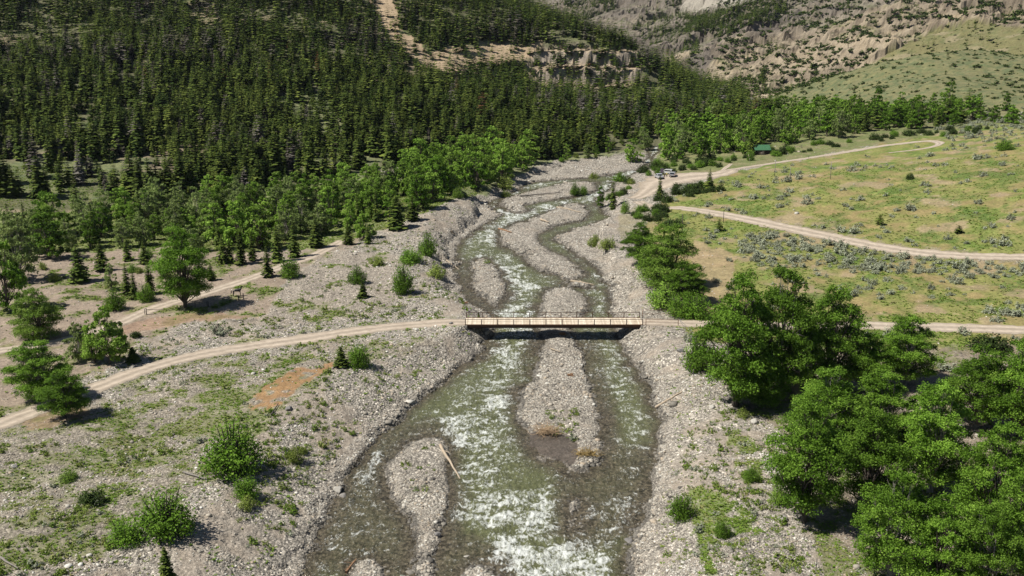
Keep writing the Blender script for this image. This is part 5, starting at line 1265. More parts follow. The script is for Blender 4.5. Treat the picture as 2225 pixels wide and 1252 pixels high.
# ------------------------------------------------------------------ built objects
class MB:
    def __init__(s): s.V = []; s.F = []; s.n = 0
    def box(s, c, d, rz=0, tap=1., ry=0):
        x, y, z = [k/2 for k in d]; b = np.array([[-x, -y, -z], [x, -y, -z], [x, y, -z], [-x, y, -z], [-x*tap, -y*tap, z], [x*tap, -y*tap, z], [x*tap, y*tap, z], [-x*tap, y*tap, z]])
        if ry: cr, sr = math.cos(ry), math.sin(ry); b = np.stack([b[:, 0]*cr+b[:, 2]*sr, b[:, 1], -b[:, 0]*sr+b[:, 2]*cr], 1)
        if rz: cr, sr = math.cos(rz), math.sin(rz); b = np.stack([b[:, 0]*cr-b[:, 1]*sr, b[:, 0]*sr+b[:, 1]*cr, b[:, 2]], 1)
        s.V.append(b+np.asarray(c)); s.F += [tuple(k+s.n for k in q) for q in [(0, 3, 2, 1), (4, 5, 6, 7), (0, 1, 5, 4), (1, 2, 6, 5), (2, 3, 7, 6), (3, 0, 4, 7)]]; s.n += 8; return s
    def bar(s, a, b, r, r2=None, sides=8):
        a, b = np.asarray(a, float), np.asarray(b, float)
        V, Fq = tube(np.array([a, (a+b)/2, b]), [r, (r+(r2 or r))/2, r2 or r], sides); s.V.append(V); s.F += [tuple(int(k)+s.n for k in q) for q in Fq]
        s.F.append(tuple(s.n+k for k in range(sides))[::-1]); s.F.append(tuple(s.n+len(V)-sides+k for k in range(sides))); s.n += len(V); return s
    def path(s, P, R, sides=7):
        V, Fq = tube(np.asarray(P, float), R, sides); s.V.append(V); s.F += [tuple(int(k)+s.n for k in q) for q in Fq]; s.n += len(V); return s
    def prism(s, prof, axis, a, b):
        """extrude a 2-D outline along x or y from a to b"""
        n = len(prof); P = []
        for t in (a, b):
            for p, q in prof: P.append((t, p, q) if axis == 'x' else (p, t, q))
        s.V.append(np.array(P, float)); s.F.append(tuple(s.n+k for k in range(n))[::-1]); s.F.append(tuple(s.n+n+k for k in range(n)))
        for k in range(n): s.F.append((s.n+k, s.n+(k+1) % n, s.n+n+(k+1) % n, s.n+n+k))
        s.n += 2*n; return s
    def build(s, name, mat, parent=None, bevel=0, smooth=False):
        me = bpy.data.meshes.new(name); me.from_pydata([tuple(v) for v in np.vstack(s.V)], [], s.F); me.materials.append(mat)
        import bmesh
        bm = bmesh.new(); bm.from_mesh(me); bmesh.ops.recalc_face_normals(bm, faces=bm.faces); bm.to_mesh(me); bm.free()
        if smooth: me.polygons.foreach_set('use_smooth', [True]*len(me.polygons))
        o = link(name, me, parent)
        if bevel:
            md = o.modifiers.new('bevel', 'BEVEL'); md.width = bevel; md.segments = 2; md.limit_method = 'ANGLE'
        return o
M_PLANK = None
def plank_mat():
    m, nt, b = mat_new('weathered_planks'); N = nt.nodes; L = nt.links
    tc = N.new('ShaderNodeTexCoord'); sx = N.new('ShaderNodeSeparateXYZ'); L.new(tc.outputs['Object'], sx.inputs[0])
    fl = N.new('ShaderNodeMath'); fl.operation = 'MULTIPLY'; fl.inputs[1].default_value = 1/.30; L.new(sx.outputs['X'], fl.inputs[0])
    f2 = N.new('ShaderNodeMath'); f2.operation = 'FLOOR'; L.new(fl.outputs[0], f2.inputs[0])
    wn = N.new('ShaderNodeTexWhiteNoise'); wn.noise_dimensions = '1D'; L.new(f2.outputs[0], wn.inputs['W'])
    r = N.new('ShaderNodeValToRGB'); e = r.color_ramp.elements; e[0].color = (.44, .36, .26, 1); e[1].color = (.68, .59, .46, 1); L.new(wn.outputs['Value'], r.inputs[0])
    ns = N.new('ShaderNodeTexNoise'); ns.inputs['Scale'].default_value = 1.2; ns.inputs['Detail'].default_value = 6; L.new(tc.outputs['Object'], ns.inputs['Vector'])
    mr = N.new('ShaderNodeMapRange'); mr.inputs[3].default_value = .65; mr.inputs[4].default_value = 1.3; L.new(ns.outputs['Fac'], mr.inputs[0])
    sc = N.new('ShaderNodeVectorMath'); sc.operation = 'SCALE'; L.new(r.outputs[0], sc.inputs[0]); L.new(mr.outputs[0], sc.inputs['Scale']); L.new(sc.outputs[0], b.inputs['Base Color']); b.inputs['Roughness'].default_value = .85
    return m
M_PLANK = plank_mat()
M_RST = simple('rusty_steel', (.13, .062, .032), .85, scale=2.5, var=.3)
M_RSTP = simple('brown_post_steel', (.065, .035, .02), .85, scale=2.5, var=.3)
M_RSTD = simple('dark_rusty_girder', (.105, .056, .032), .85, scale=1.5, var=.35)
M_CONC = simple('old_concrete', (.26, .24, .21), .9, scale=1.5)
M_WOOD = simple('driftwood', (.36, .29, .21), .85, scale=3, var=.25)
M_WOODB = simple('brown_driftwood', (.24, .135, .07), .9, scale=3, var=.3)
M_WOODG = simple('grey_weathered_wood', (.20, .18, .155), .9, scale=3, var=.25)
M_DARKW = simple('dark_fence_wood', (.055, .045, .038), .9, scale=5)
M_BLACK = simple('black_painted_metal', (.012, .011, .010), .5, scale=5)
M_GREEN = simple('green_metal_roof', (.045, .13, .06), .45, scale=2, var=.1)
M_LOG = simple('dark_log_wall', (.045, .035, .028), .9, scale=4)
M_GLASS = simple('dark_glass', (.01, .012, .015), .08, scale=2)
M_TYRE = simple('tyre_rubber', (.015, .015, .015), .8, scale=9)
M_WHITE = simple('white_car_paint', (.62, .62, .60), .3, scale=2, var=.04, coat=.5)
M_SILV = simple('silver_car_paint', (.42, .43, .43), .3, .4, scale=2, var=.04, coat=.5)
M_LAMPR = simple('red_lamp_glass', (.30, .01, .01), .3)
M_CHR = simple('wheel_metal', (.35, .35, .35), .3, .9)
# --- bridge
bx0, bx1, by0, by1 = BR_X0, BR_X1, BR_Y0, BR_Y1; DZ = DECK
br = empty('bridge', (bx0, by0, DZ), 'long low steel bridge with pale plank deck and rusty railings crossing the river', 'bridge')
Lb = bx1-bx0; Wb = by1-by0
m = MB(); npl = int(Lb/.30)
for i in range(npl):
    m.box((.15+i*.30, Wb/2, -.05+random.uniform(-.008, .008)), (.285, Wb-.30+random.uniform(-.03, .03), .10))
m.build('deck', M_PLANK, br)
for yy in (.07, Wb-.07):
    c = MB(); c.box((Lb/2, yy, .0), (Lb, .12, .16)); c.build('curb', M_RST, br, .01)
for yy in (.30, Wb/2, Wb-.30):
    g = MB(); g.box((Lb/2, yy, -.135), (Lb-.1, .34, .05)); g.box((Lb/2, yy, -.66), (Lb-.1, .34, .05)); g.box((Lb/2, yy, -.40), (Lb-.12, .06, .48))
    for k in range(24): g.box((.6+k*(Lb-1.2)/23, yy, -.40), (.03, .24, .47))
    g.build('girder', M_RSTD, br)
x = MB()
for k in range(9): x.box((1+k*(Lb-2)/8, Wb/2, -.5), (.12, Wb-.8, .3))
x.build('cross_beam', M_RSTD, br)
for side, yy in (('front', .04), ('back', Wb-.04)):
    for k in range(12):
        p = MB(); xx = .12+k*(Lb-.24)/11; p.box((xx, yy, .42), (.16, .12, 1.46)); p.box((xx, yy+(.07 if yy > 1 else -.07), -.18), (.16, .05, .3)); p.build('post', M_RSTP, br, .008)
    r = MB(); r.box((Lb/2, yy, 1.10), (Lb, .085, .085)); r.build('top_rail', M_RSTP, br, .008)
    r = MB(); r.box((Lb/2, yy, .62), (Lb, .03, .03)); r.build('middle_rail', M_RST, br)
for xx in (.0, Lb):
    a = MB(); a.box((xx, Wb/2, -.78), (.9, Wb+.6, 1.3)); a.build('abutment', M_CONC, br, .03)
# --- approach fences east of the bridge
def fence_run(pts, hgt, mpost, mrail, rails, name, label, cat, group=None, r=.07, rr=.035):
    x0, y0, z0 = pts[0]; f = empty(name, (x0, y0, z0), label, cat, group); P = [np.array(p)-np.array(pts[0]) for p in pts]
    for p in P: MB().bar(p+[0, 0, -.4], p+[0, 0, hgt], r, r*.85).build('post', mpost, f, smooth=True)
    for hh in rails:
        for a, b in zip(P[:-1], P[1:]): MB().bar(a+[0, 0, hh], b+[0, 0, hh], rr, rr).build('rail', mrail, f, smooth=True)
    return f
def P3(x, y): return (x, y, float(gz(x, y)))
fence_run([P3(bx1+.5, by0-.1), P3(bx1+6.8, by0-.1)], 1.35, M_RST, M_RST, (.75, 1.3), 'rail_fence', 'rusty two-rail fence on the near side of the road east of the bridge', 'fence')
fence_run([P3(bx1+.5, by1+.2), P3(bx1+6.8, by1+.2)], 1.75, M_RST, M_RST, (.85, 1.65), 'rail_fence', 'rusty two-rail fence on the far side of the road east of the bridge', 'fence')
for (yy, sg, lb) in ((by1+.2, 1, 'pale wooden brace leaning on the far gate post'), (by0-.1, -1, 'pale wooden brace leaning on the near gate post')):
    a = np.array(P3(bx1+6.9, yy)); o = empty('fence_brace', tuple(a), lb, 'fence brace')
    MB().bar((0, 0, 1.3), (-.3 if sg > 0 else 1.2, sg*3.2, .3 if sg > 0 else -.2), .06, .06).build('pole', M_WOODG, o); MB().bar((.15, 0, 1.2), (.5 if sg > 0 else 2.0, sg*3.0, 0), .05, .05).build('pole', M_WOODG, o)
# --- fence posts by the large cottonwood and elsewhere
def posts(L, label_of, name='fence_post', h=1.3, r=.08, mat=None, lean=0):
    for n_, (u, v, lb) in enumerate(L):
        x_, y_, z_, s_ = scal(u, v); o = MB().bar((0, 0, -.4), (random.uniform(-.1, .1)+lean, random.uniform(-.05, .05), h), r, r*.85).build(name, mat or M_DARKW, None, smooth=True)
        o.location = (x_, y_, z_); tag(o, lb, 'post')
posts([(315,684,'thin leaning fence post at the left end of the fallen rail'),(424,668,'dark fence post just right of the large cottonwood'),(451,668,'second dark fence post right of the large cottonwood'),(453.5,667,'thin stake against the second post right of the cottonwood')], None, h=1.3)
x0, y0, z0, s0 = scal(318.5, 684); x1_, y1_, z1_, s1 = scal(378, 679)
f = empty('rail_fence', (x0, y0, z0), 'old sagging one-rail fence left of the large cottonwood trunk', 'fence')
MB().bar((0, 0, -.4), (0, 0, 1.45), .1, .09).build('post', M_DARKW, f); MB().bar((0, 0, 1.1), (x1_-x0, y1_-y0, z1_-z0+.5), .05, .05).build('rail', M_DARKW, f)
x0, y0, z0, s0 = scal(519, 654); x1_, y1_, z1_, s1 = scal(529, 650)
f = empty('rail_fence', (x0, y0, z0), 'short dark fence of thick posts and planks in front of the black horse', 'fence')
MB().bar((0, 0, -.3), (-.15, 0, 1.25), .12, .1).build('post', M_DARKW, f); MB().bar((x1_-x0, y1_-y0, z1_-z0-.3), (x1_-x0, y1_-y0, z1_-z0+1.3), .11, .1).build('post', M_DARKW, f)
for hh in (.55, .85): MB().box(((x1_-x0)/2, (y1_-y0)/2, (z1_-z0)/2+hh), (np.hypot(x1_-x0, y1_-y0)+.2, .07, .16), math.atan2(y1_-y0, x1_-x0)).build('plank', M_DARKW, f)
posts([(1482,505,'tall utility pole in the scrub beside the rounded clump')], None, 'utility_pole', 5.0, .11, M_DARKW)
posts([(1572,484,'short dark marker pole at the near edge of the upper road')], None, 'marker_pole', 3.4, .09, M_DARKW)
posts([(1804,390,'tall bare snag standing alone in the upper meadow'),(1683,383,'short bare snag stump in the upper meadow'),(1716,397,'thin grey snag in the upper meadow left of the tall one')], None, 'dead_snag', 5.6, .10, M_WOODG)
for u, v, lb in ((1757,345,'short fence stake on the hillside track edge'),(1880,548,'tiny stake among the sagebrush below the upper road'),(1773,1240,'thin metal stake standing in the gravel at the bottom')): posts([(u, v, lb)], None, 'stake', 1.5, .05, M_BLACK)
# --- driftwood logs
def logm(u0, v0, u1, v1, r, label, mat, branches=2, lift=.15, name='driftwood_log'):
    a = np.array(scal(u0, v0)[:3]); b = np.array(scal(u1, v1)[:3]); o = empty(name, tuple(a), label, 'log'); d = b-a; d = d.astype(float)
    t = np.linspace(0, 1, 7)[:, None]; P = d*t+[0, 0, r+lift]+np.array([[0, 0, 0]]+[[random.uniform(-.12, .12)*r*4, random.uniform(-.1, .1)*r*4, 0] for _ in range(5)]+[[0, 0, 0]])
    gzs = np.array([float(gz(a[0]+p[0], a[1]+p[1]))-a[2]+r*.6 for p in P]); P[:, 2] = np.maximum(P[:, 2], gzs)
    MB().path(P, r*np.linspace(1.2, .45, 7), 8).build('trunk', mat, o, smooth=True)
    L_ = np.linalg.norm(d)
    for k in range(branches):
        s_ = P[random.randint(1, 5)]; e = s_+np.array([random.uniform(-1, 1), random.uniform(-1, 1), random.uniform(.0, .5)])*L_*.16
        MB().path([s_, (s_+e)/2+[0, 0, .06], e], [r*.35, r*.25, r*.1], 5).build('branch', mat, o)
    return o
logm(957,972,1000,1046,.22,'long pale log lying half in the rapids at the tip of the lower gravel bar',M_WOOD,1)
logm(1424,890,1490,850,.20,'long pale log on the right bank below the bridge',M_WOOD,2)
logm(1240,614,1290,622,.26,'thick log on the small gravel spit above the bridge',M_WOOD,2)
logm(1175,480,1193,486,.3,'short pale log on the gravel island beside the second rapids',M_WOOD,0)
logm(1208,446,1235,440,.25,'reddish log at the edge of the island below the upstream bend',M_WOODB,1)
logm(1130,428,1222,420,.22,'long thin dark log lying across the upstream gravel island',M_WOODG,1)
logm(1210,453,1262,464,.22,'pale jam log on the tip of the island in midstream',M_WOOD,2)
logm(1084,500,1112,508,.25,'brown log at the upstream tip of the long gravel bar',M_WOODB,2)
logm(980,505,990,513,.3,'short pale log on the left gravel bank',M_WOOD,0)
logm(970,568,1000,590,.14,'thin pale stick on the left bank above the bridge',M_WOOD,1)
logm(1196,760,1218,768,.12,'short stick on the island just below the bridge',M_WOOD,0)
logm(752,1248,800,1190,.13,'branchy brown stick at the bottom of the river',M_WOODB,4)
logm(400,1030,450,1046,.14,'bleached white branch beside the largest round shrub',M_WOODG,4)
logm(0,1215,40,1240,.13,'bleached fallen branches in the lower left corner',M_WOODG,5)
logm(505,700,560,697,.1,'thin bleached log on the gravel near the large grey sagebrush',M_WOODG,1)
logm(590,905,605,880,.12,'dark stick lying along the terrace edge',M_DARKW,1)
logm(1385,776,1415,752,.08,'thin dark branch on the gravel below the bridge end',M_WOODG,2)
# --- root wad and branch tangle on the island
def tangle(u, v, rad, hh, n, label, name, mat, seed, flat=1.):
    x_, y_, z_, s_ = scal(u, v); o = empty(name, (x_, y_, z_), label, 'driftwood'); g = np.random.default_rng(seed)
    core = MB(); core.path([(-rad*.7, 0, .2), (0, .1, .45*hh), (rad*.6, .2, .35)], [.16, .22, .13], 8); core.build('stump', mat, o, smooth=True)
    m_ = MB()
    for k in range(n):
        s_ = np.array([g.uniform(-.6, .6)*rad, g.uniform(-.3, .3)*rad, g.uniform(.1, .5)*hh]); a = g.uniform(0, 6.28); l = g.uniform(.4, 1.)*rad
        e = s_+np.array([math.cos(a)*l, math.sin(a)*l*flat, g.uniform(-.2, .9)*hh]); e[2] = max(e[2], .03); mid = (s_+e)/2+g.normal(size=3)*.16*rad; mid[2] = max(.06, mid[2]+.15)
        m_.path(catmull([s_, mid, e], 3), np.linspace(.045, .012, 7), 4)
    m_.build('branches', mat, o)
    return o
tangle(1190, 944, 2.4, 1.3, 130, 'tangled pale root wad and branches piled on the midstream gravel island', 'root_wad', simple('straw_roots', (.33, .235, .14), .9, scale=4, var=.3), 5)
tangle(1275, 990, 2.2, .8, 70, 'curved mat of yellowish branches and grass at the tip of the island', 'branch_pile', simple('yellow_brush', (.27, .19, .07), .9, scale=4, var=.35), 8, .5)
tangle(1222, 728, .9, .4, 30, 'small reddish twig heap on the island right below the bridge', 'twig_heap', M_WOODB, 9)
tangle(1240, 862-45, .7, .3, 24, 'small brown twig heap in the middle of the long island', 'twig_heap', M_WOODB, 11)
tangle(1012, 660, .6, .4, 20, 'small orange brush heap on the left bank just above the bridge', 'twig_heap', M_WOODB, 12)
# --- boulders
BT = []
import bmesh
for i in range(3):
    bm = bmesh.new(); bmesh.ops.create_icosphere(bm, subdivisions=3, radius=.5); g = np.random.default_rng(400+i)
    pl = [(Vector(rdir(1, g)[0]), g.uniform(.30, .44)) for _ in range(14)]
    for v in bm.verts:
        for n_, d_ in pl:
            q = v.co.dot(n_)
            if q > d_: v.co -= n_*(q-d_)
        v.co *= 1+random.uniform(-.03, .03)
    me = bpy.data.meshes.new('boulder'); bm.to_mesh(me); bm.free(); me.materials.append(simple('boulder_stone', [(.26, .24, .215), (.17, .16, .15), (.34, .32, .28)][i], .9, scale=3, var=.25)); BT.append(me)
BL_ = [(795,1036,1.0,'pair boulder nearer the shore in the left side channel'),(785,1034,.8,'small boulder beside the one in the left side channel'),(735,1066,1.3,'dark boulder on the left shore of the side channel'),(745,1080,1.0,'boulder just below the dark one on the left shore'),(628,890,1.1,'dark angular boulder on the crest of the left gravel bank'),(1327,963,.6,'white boulder in the right channel beside the island'),(1318,947,.4,'small dark boulder in the right channel above the white one'),(1478,764,1.2,'reddish boulder beneath the bushes right of the bridge'),(1548,886,1.0,'grey boulder at the upper edge of the thicket gravel'),(1016+0,704-0,.01,''),(980,704,.8,'grey boulder beside the road just left of the bridge'),(1015,1214,.9,'pale boulder in the shallows at the bottom'),(1058,1200,.7,'grey boulder in the shallows right of the pale one'),(1366,1178,1.1,'boulder on the right shore near the bottom'),(1640,918,1.2,'large boulder under the thicket edge'),(1700,1130,1.3,'grey boulder on the shaded soil below the thicket'),(950,1163,.8,'dark boulder on the edge of the lower gravel bar'),(30,1015,.8,'grey boulder near the left picture edge')]
for k, (u, v, r, lb) in enumerate(BL_):
    if not lb: continue
    x_, y_, z_, s_ = scal(u, v); o = link('boulder', BT[k % 3], None, (x_, y_, z_+r*.12), random.uniform(0, 6), (r*1.25, r, r*.75)); tag(o, lb, 'boulder')
# --- vehicles
def suv(loc, rz, paint, label, kind='suv'):
    o = empty('parked_car', loc, label, 'car', None, rz); L_, W_ = 4.7, 1.86
    prof = [(-2.35, .42), (-2.38, .78), (-2.30, 1.0), (-1.05, 1.08), (-.45, 1.62), (-.2, 1.70), (1.75, 1.72), (2.05, 1.62), (2.28, 1.10), (2.36, .95), (2.36, .45), (1.95, .36), (-1.95, .36)] if kind == 'suv' else [(-2.6, .45), (-2.64, .85), (-2.55, 1.08), (-1.35, 1.14), (-.75, 1.72), (-.5, 1.78), (.55, 1.78), (.75, 1.66), (.85, 1.16), (2.6, 1.14), (2.66, 1.05), (2.66, .5), (2.2, .40), (-2.2, .40)]
    b = MB().prism([(p, q) for p, q in prof], 'y', -W_/2, W_/2).build('body', paint, o, .07); 
    xs = (-.42, 1.95) if kind == 'suv' else (-.70, .70)
    for sg in (-1, 1):
        w_ = MB().prism([(xs[0]-.35, 1.12), (xs[0]+.12, 1.56), (xs[1]-.15, 1.58), (xs[1], 1.14)], 'y', sg*(W_/2+.004)-.01, sg*(W_/2+.004)+.01).build('window', M_GLASS, o)
    zb = (2.16, 2.34, 1.14, 1.60) if kind == 'suv' else (.80, .86, 1.2, 1.66)
    MB().prism([(zb[1]-.0, zb[2]), (zb[0]-.03, zb[3]), (zb[0]+.02, zb[3]+.01), (zb[1]+.03, zb[2])], 'y', -.72, .72).build('rear_window', M_GLASS, o)
    x_a = -1.08 if kind == 'suv' else -1.38
    MB().prism([(x_a-.02, 1.10), (x_a+.58, 1.63), (x_a+.54, 1.66), (x_a-.07, 1.13)], 'y', -.76, .76).build('windscreen', M_GLASS, o)
    for wx_ in ((-1.45, 1.45) if kind == 'suv' else (-1.7, 1.7)):
        for sg in (-1, 1):
            wh = MB().bar((wx_, sg*.72, .36), (wx_, sg*.95, .36), .37, .37, 18).build('wheel', M_TYRE, o, .02); MB().bar((wx_, sg*.94, .36), (wx_, sg*.965, .36), .22, .2, 12).build('rim', M_CHR, wh)
    for sg in (-1, 1):
        MB().box(((2.37 if kind == 'suv' else 2.66), sg*.80, 1.0), (.05, .16, .26)).build('tail_lamp', M_LAMPR, o)
        MB().box(((-2.36 if kind == 'suv' else -2.63), sg*.72, .82), (.05, .26, .16)).build('headlight', M_CHR, o)
        MB().box(((-.75 if kind == 'suv' else -1.0), sg*1.02, 1.14), (.12, .18, .14)).build('mirror', M_BLACK, o)
    MB().box(((2.38 if kind == 'suv' else 2.68), 0, .55), (.14, 1.75, .2)).build('bumper', M_BLACK, o, .02)
    if kind == 'suv':
        for sg in (-1, 1): MB().bar((-.1, sg*.7, 1.77), (1.8, sg*.7, 1.77), .025).build('roof_rail', M_BLACK, o)
    return o
x_, y_, z_, s_ = scal(1462, 384); suv((x_, y_, z_+.06), math.radians(-108), M_SILV, 'silver off-road car parked on the dirt lot with its rear window toward the river')
x_, y_, z_, s_ = scal(1432, 388.5); suv((x_, y_, z_+.06), math.radians(-80), simple('pale_grey_paint', (.36, .37, .38), .3, coat=.5), 'white pickup truck half hidden behind the spruce by the parking lot', 'pickup')
x_, y_, z_, s_ = scal(1447.5, 378.5); suv((x_, y_, z_+.06), math.radians(-25), M_WHITE, 'small white car with dark roof behind the standing people')
def sx(u, v): return scal(u, v)
x_, y_, z_, s_ = scal(1438, 381); o = empty('notice_board', (x_, y_, z_), 'dull mauve notice board on posts behind the white pickup', 'sign'); MB().box((0, 0, 1.7), (1.1, .08, 1.5)).build('panel', simple('mauve_panel', (.14, .11, .15), .8), o, .01)
for q in (-.45, .45): MB().box((q, .07, 1.2), (.1, .06, 2.5)).build('post', M_DARKW, o)
# --- people
def skin_body(name, joints, edges, radii, mat, parent=None, levels=1, root=0):
    me = bpy.data.meshes.new(name); me.from_pydata(joints, edges, []); o = link(name, me, parent); me.materials.append(mat)
    md = o.modifiers.new('skin', 'SKIN'); md.use_smooth_shade = True
    for i, r in enumerate(radii): me.skin_vertices[0].data[i].radius = (r, r) if not hasattr(r, '__len__') else r
    me.skin_vertices[0].data[root].use_root = True
    s_ = o.modifiers.new('subd', 'SUBSURF'); s_.levels = levels; s_.render_levels = levels
    return o
def person(loc, rz, label, shirt, pants, skin=(.42, .26, .18), arm=0.):
    o = empty('person', loc, label, 'person', None, rz)
    J = [(0, 0, .95), (0, 0, 1.2), (0, 0, 1.42), (0, 0, 1.52), (0, .02, 1.66), (-.19, 0, 1.40), (-.25, .02, 1.12), (-.24, .12+arm, .90), (.19, 0, 1.40), (.25, .02, 1.12), (.24, .14, .92), (-.10, 0, .88), (-.11, .03, .50), (-.12, -.02, .08), (-.12, .14, .04), (.10, 0, .88), (.12, .02, .50), (.13, -.02, .08), (.13, .14, .04), (-.24, .17+arm, .83), (.24, .19, .85)]
    E = [(0, 1), (1, 2), (2, 3), (3, 4), (2, 5), (5, 6), (6, 7), (2, 8), (8, 9), (9, 10), (0, 11), (11, 12), (12, 13), (13, 14), (0, 15), (15, 16), (16, 17), (17, 18), (7, 19), (10, 20)]
    Rr = [(.16, .12), (.15, .11), (.18, .11), .06, (.095, .11), .065, .045, .035, .065, .045, .035, .09, .065, .045, .04, .09, .065, .045, .04, .035, .035]
    skin_body('body', J, E, Rr, simple('skin', skin, .6), o)
    JS = [(0, 0, .92), (0, 0, 1.2), (0, 0, 1.43), (-.19, 0, 1.40), (-.25, .02, 1.12), (-.24, .10+arm, .94), (.19, 0, 1.40), (.25, .02, 1.12), (.24, .12, .95)]
    skin_body('jacket', JS, [(0, 1), (1, 2), (2, 3), (3, 4), (4, 5), (2, 6), (6, 7), (7, 8)], [(.175, .135), (.165, .125), (.19, .12), .078, .058, .048, .078, .058, .048], shirt, o)
    JP = [(0, 0, .95), (-.10, 0, .86), (-.11, .03, .50), (-.12, -.02, .12), (.10, 0, .86), (.12, .02, .50), (.13, -.02, .12)]
    skin_body('trousers', JP, [(0, 1), (1, 2), (2, 3), (0, 4), (4, 5), (5, 6)], [(.17, .13), .10, .078, .06, .10, .078, .06], pants, o)
    skin_body('hair', [(0, -.02, 1.70), (0, -.01, 1.77)], [(0, 1)], [(.105, .11), (.09, .1)], simple('dark_hair', (.02, .015, .01), .7), o)
    return o
M_YEL = simple('hi_vis_yellow', (.55, .50, .05), .8); M_DRK = simple('dark_clothing', (.02, .02, .022), .9); M_OLV = simple('olive_jacket', (.12, .13, .05), .9)
x_, y_, z_, s_ = scal(1444, 386.5); person((x_, y_, z_+.06), .4, 'person in dark trousers and yellow-green jacket standing nearest the white pickup', M_OLV, M_DRK)
x_, y_, z_, s_ = scal(1448.5, 385.5); person((x_, y_, z_+.06), -.6, 'person in a yellow jacket standing between the white car and silver car', M_YEL, M_DRK, arm=.06)
# --- horse
x_, y_, z_, s_ = scal(516, 644)
ho = empty('horse', (x_, y_, z_), 'black horse standing with raised head beside the short dark fence', 'horse', None, .15)
J = [(-.75, 0, 1.38), (-.35, 0, 1.36), (.1, 0, 1.34), (.55, 0, 1.42), (.78, 0, 1.62), (.98, 0, 1.95), (1.06, 0, 2.18), (1.22, 0, 2.10), (1.42, 0, 1.88),
     (-.80, .17, 1.15), (-.72, .17, .88), (-.92, .17, .52), (-.86, .17, .12), (-.80, .17, .03),
     (-.80, -.17, 1.15), (-.62, -.17, .88), (-.78, -.17, .52), (-.70, -.17, .12), (-.64, -.17, .03),
     (.58, .16, 1.12), (.60, .16, .85), (.62, .16, .52), (.60, .16, .12), (.66, .16, .03),
     (.58, -.16, 1.12), (.66, -.16, .85), (.72, -.16, .50), (.70, -.16, .12), (.76, -.16, .03), (1.03, .07, 2.30), (1.03, -.07, 2.30)]
E = [(0, 1), (1, 2), (2, 3), (3, 4), (4, 5), (5, 6), (6, 7), (7, 8), (0, 9), (9, 10), (10, 11), (11, 12), (12, 13), (0, 14), (14, 15), (15, 16), (16, 17), (17, 18), (3, 19), (19, 20), (20, 21), (21, 22), (22, 23), (3, 24), (24, 25), (25, 26), (26, 27), (27, 28), (6, 29), (6, 30)]
Rr = [(.29, .27), (.28, .30), (.28, .31), (.25, .30), .19, .13, .11, .10, .065, .17, .12, .065, .045, .065, .17, .12, .065, .045, .065, .13, .09, .06, .042, .06, .13, .09, .06, .042, .06, .03, .03]
M_HORSE = simple('black_horse_coat', (.014, .011, .010), .45, scale=4)
skin_body('body', J, E, Rr, M_HORSE, ho, 2, 2)
MB().path(catmull([(-.98, 0, 1.45), (-1.18, 0, 1.25), (-1.25, 0, .85), (-1.38, 0, .55)], 4), np.concatenate([np.linspace(.05, .10, 7), np.linspace(.09, .02, 6)]), 8).build('tail', M_HORSE, ho, smooth=True)
MB().path(catmull([(1.0, 0, 2.30), (.86, 0, 2.10), (.68, 0, 1.82), (.50, 0, 1.70)], 4), np.linspace(.05, .05, 13), 6).build('mane', M_HORSE, ho, smooth=True)
# --- cabin with the green roof
x_, y_, z_, s_ = scal(1653, 335)
cb = empty('log_cabin', (x_, y_, z_), 'small dark log cabin with a green metal roof at the wood edge', 'cabin', None, .06)
Lc, Wc, Hc = 5.2, 3.8, 2.2
m = MB()
for k in range(9):
    zz = .12+k*.25; m.bar((-Lc/2-.2, -Wc/2, zz), (Lc/2+.2, -Wc/2, zz), .14); m.bar((-Lc/2-.2, Wc/2, zz), (Lc/2+.2, Wc/2, zz), .14); m.bar((-Lc/2, -Wc/2-.2, zz+.12), (-Lc/2, Wc/2+.2, zz+.12), .14); m.bar((Lc/2, -Wc/2-.2, zz+.12), (Lc/2, Wc/2+.2, zz+.12), .14)
m.prism([(-Wc/2, Hc), (Wc/2, Hc), (0, Hc+1.25)], 'x', -Lc/2-.05, Lc/2+.05)
m.build('wall', M_LOG, cb, smooth=False)
m = MB()
for sg in (-1, 1):
    m.prism([(sg*(Wc/2+.7), Hc-.32), (0, Hc+1.42), (0, Hc+1.32), (sg*(Wc/2+.7), Hc-.42)], 'x', -Lc/2-.6, Lc/2+.6)
    for k in range(16):
        xx = -Lc/2-.5+k*(Lc+1.)/15; m.bar((xx, sg*(Wc/2+.68), Hc-.31), (xx, sg*.03, Hc+1.40), .025, sides=4)
m.build('roof', M_GREEN, cb)
dr = MB().box((.3, -Wc/2-.17, 1.), (.95, .08, 1.95)).build('door', M_WOODG, cb); MB().box((.65, -Wc/2-.23, 1.), (.04, .05, .14)).build('handle', M_BLACK, dr)
wn_ = MB().box((-1.5, -Wc/2-.15, 1.35), (.9, .08, .8)).build('window', M_WOODG, cb); MB().box((-1.5, -Wc/2-.2, 1.35), (.75, .03, .65)).build('pane', M_GLASS, wn_)
def rail_line(uv, label, h=1.2):
    pts = [tuple(scal(u, v)[:3]) for u, v in uv]; fence_run(pts, h, M_WOODG, M_WOOD, (.55, 1.0), 'rail_fence', label, 'fence', None, .08, .05)
rail_line([(1622,338),(1632,337),(1642,336.5),(1655,337),(1668,334.5)], 'light pole fence in front of the green roofed cabin')
rail_line([(1625,338.5),(1627,345),(1629,351)], 'light pole fence running toward the river from the cabin')
rail_line([(1694,328),(1705,326),(1716,325),(1728,324),(1742,321)], 'weathered pole fence right of the green roofed cabin')
HZ = True
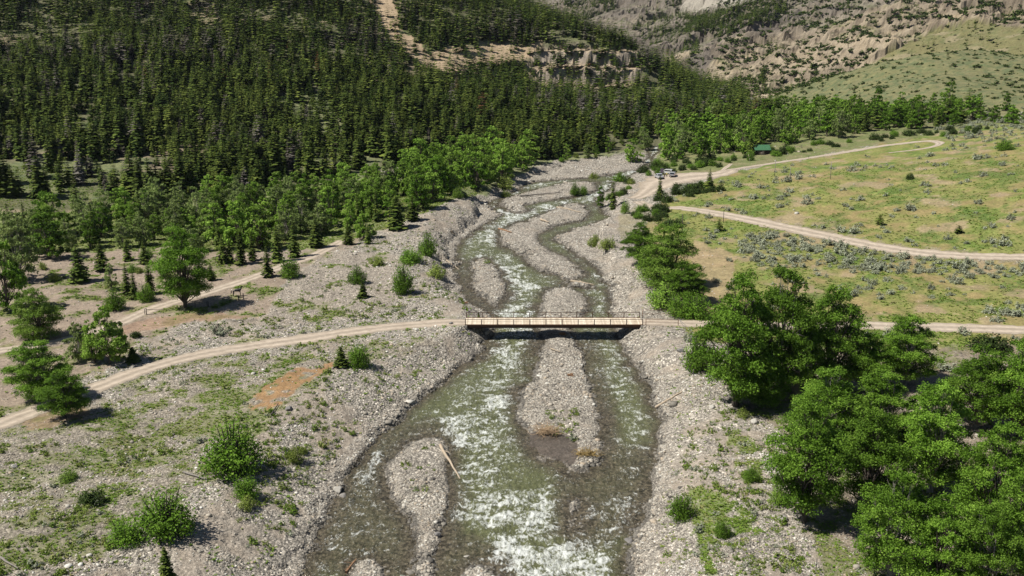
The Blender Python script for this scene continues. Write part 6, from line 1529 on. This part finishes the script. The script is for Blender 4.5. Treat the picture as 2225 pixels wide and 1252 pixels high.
if HZ:
    hb = MB(); X0, X1, Y0, Y1, Z0, Z1 = -2600, 2600, -300, 2800, -40, float(max(GZ.max(), 62)+40)
    hb.box(((X0+X1)/2, (Y0+Y1)/2, (Z0+Z1)/2), (X1-X0, Y1-Y0, Z1-Z0))
    hm = bpy.data.materials.new('haze_air'); hm.use_nodes = True; hn = hm.node_tree; hn.nodes.remove(hn.nodes['Principled BSDF'])
    pv = hn.nodes.new('ShaderNodeVolumePrincipled'); pv.inputs['Density'].default_value = .00002; pv.inputs['Color'].default_value = (.80, .88, 1, 1); pv.inputs['Anisotropy'].default_value = .2
    hn.links.new(pv.outputs[0], hn.nodes['Material Output'].inputs['Volume'])
    ho_ = hb.build('haze', hm); tag(ho_, None, None, kind='stuff')
# ------------------------------------------------------------------ light, sky, camera
w = bpy.data.worlds.new('World'); bpy.context.scene.world = w; w.use_nodes = True
nt = w.node_tree; bg = nt.nodes['Background']; sky = nt.nodes.new('ShaderNodeTexSky'); sky.sky_type = 'NISHITA'; sky.sun_disc = False
SUN = Vector((-.66, -.17, .96)).normalized()
el = math.asin(SUN.z); rot = math.atan2(SUN.x, SUN.y)
sky.sun_elevation = el; sky.sun_rotation = rot; sky.altitude = 1900
nt.links.new(sky.outputs[0], bg.inputs[0]); bg.inputs[1].default_value = .05
sl = bpy.data.lights.new('sun', 'SUN'); sl.energy = 5.0; sl.angle = math.radians(.53); sl.color = (1, .955, .88)
so = bpy.data.objects.new('sun', sl); C.objects.link(so); so.rotation_euler = SUN.to_track_quat('Z', 'Y').to_euler()
cam = bpy.data.cameras.new('camera'); co = bpy.data.objects.new('camera', cam); C.objects.link(co)
co.location = (0, 0, CAMH); co.rotation_euler = (math.pi/2-PITCH, 0, 0)
cam.sensor_width = 36; cam.lens = 36*F/2225; cam.clip_end = 60000; cam.clip_start = .5
sc = bpy.context.scene; sc.camera = co
sc.view_settings.view_transform = 'Standard'; sc.view_settings.look = 'None'; sc.view_settings.exposure = .5; sc.view_settings.gamma = 1
sc.cycles.max_bounces = 5; sc.cycles.diffuse_bounces = 2; sc.cycles.glossy_bounces = 2; sc.cycles.transmission_bounces = 2; sc.cycles.transparent_max_bounces = 4
sc.cycles.caustics_reflective = False; sc.cycles.caustics_refractive = False
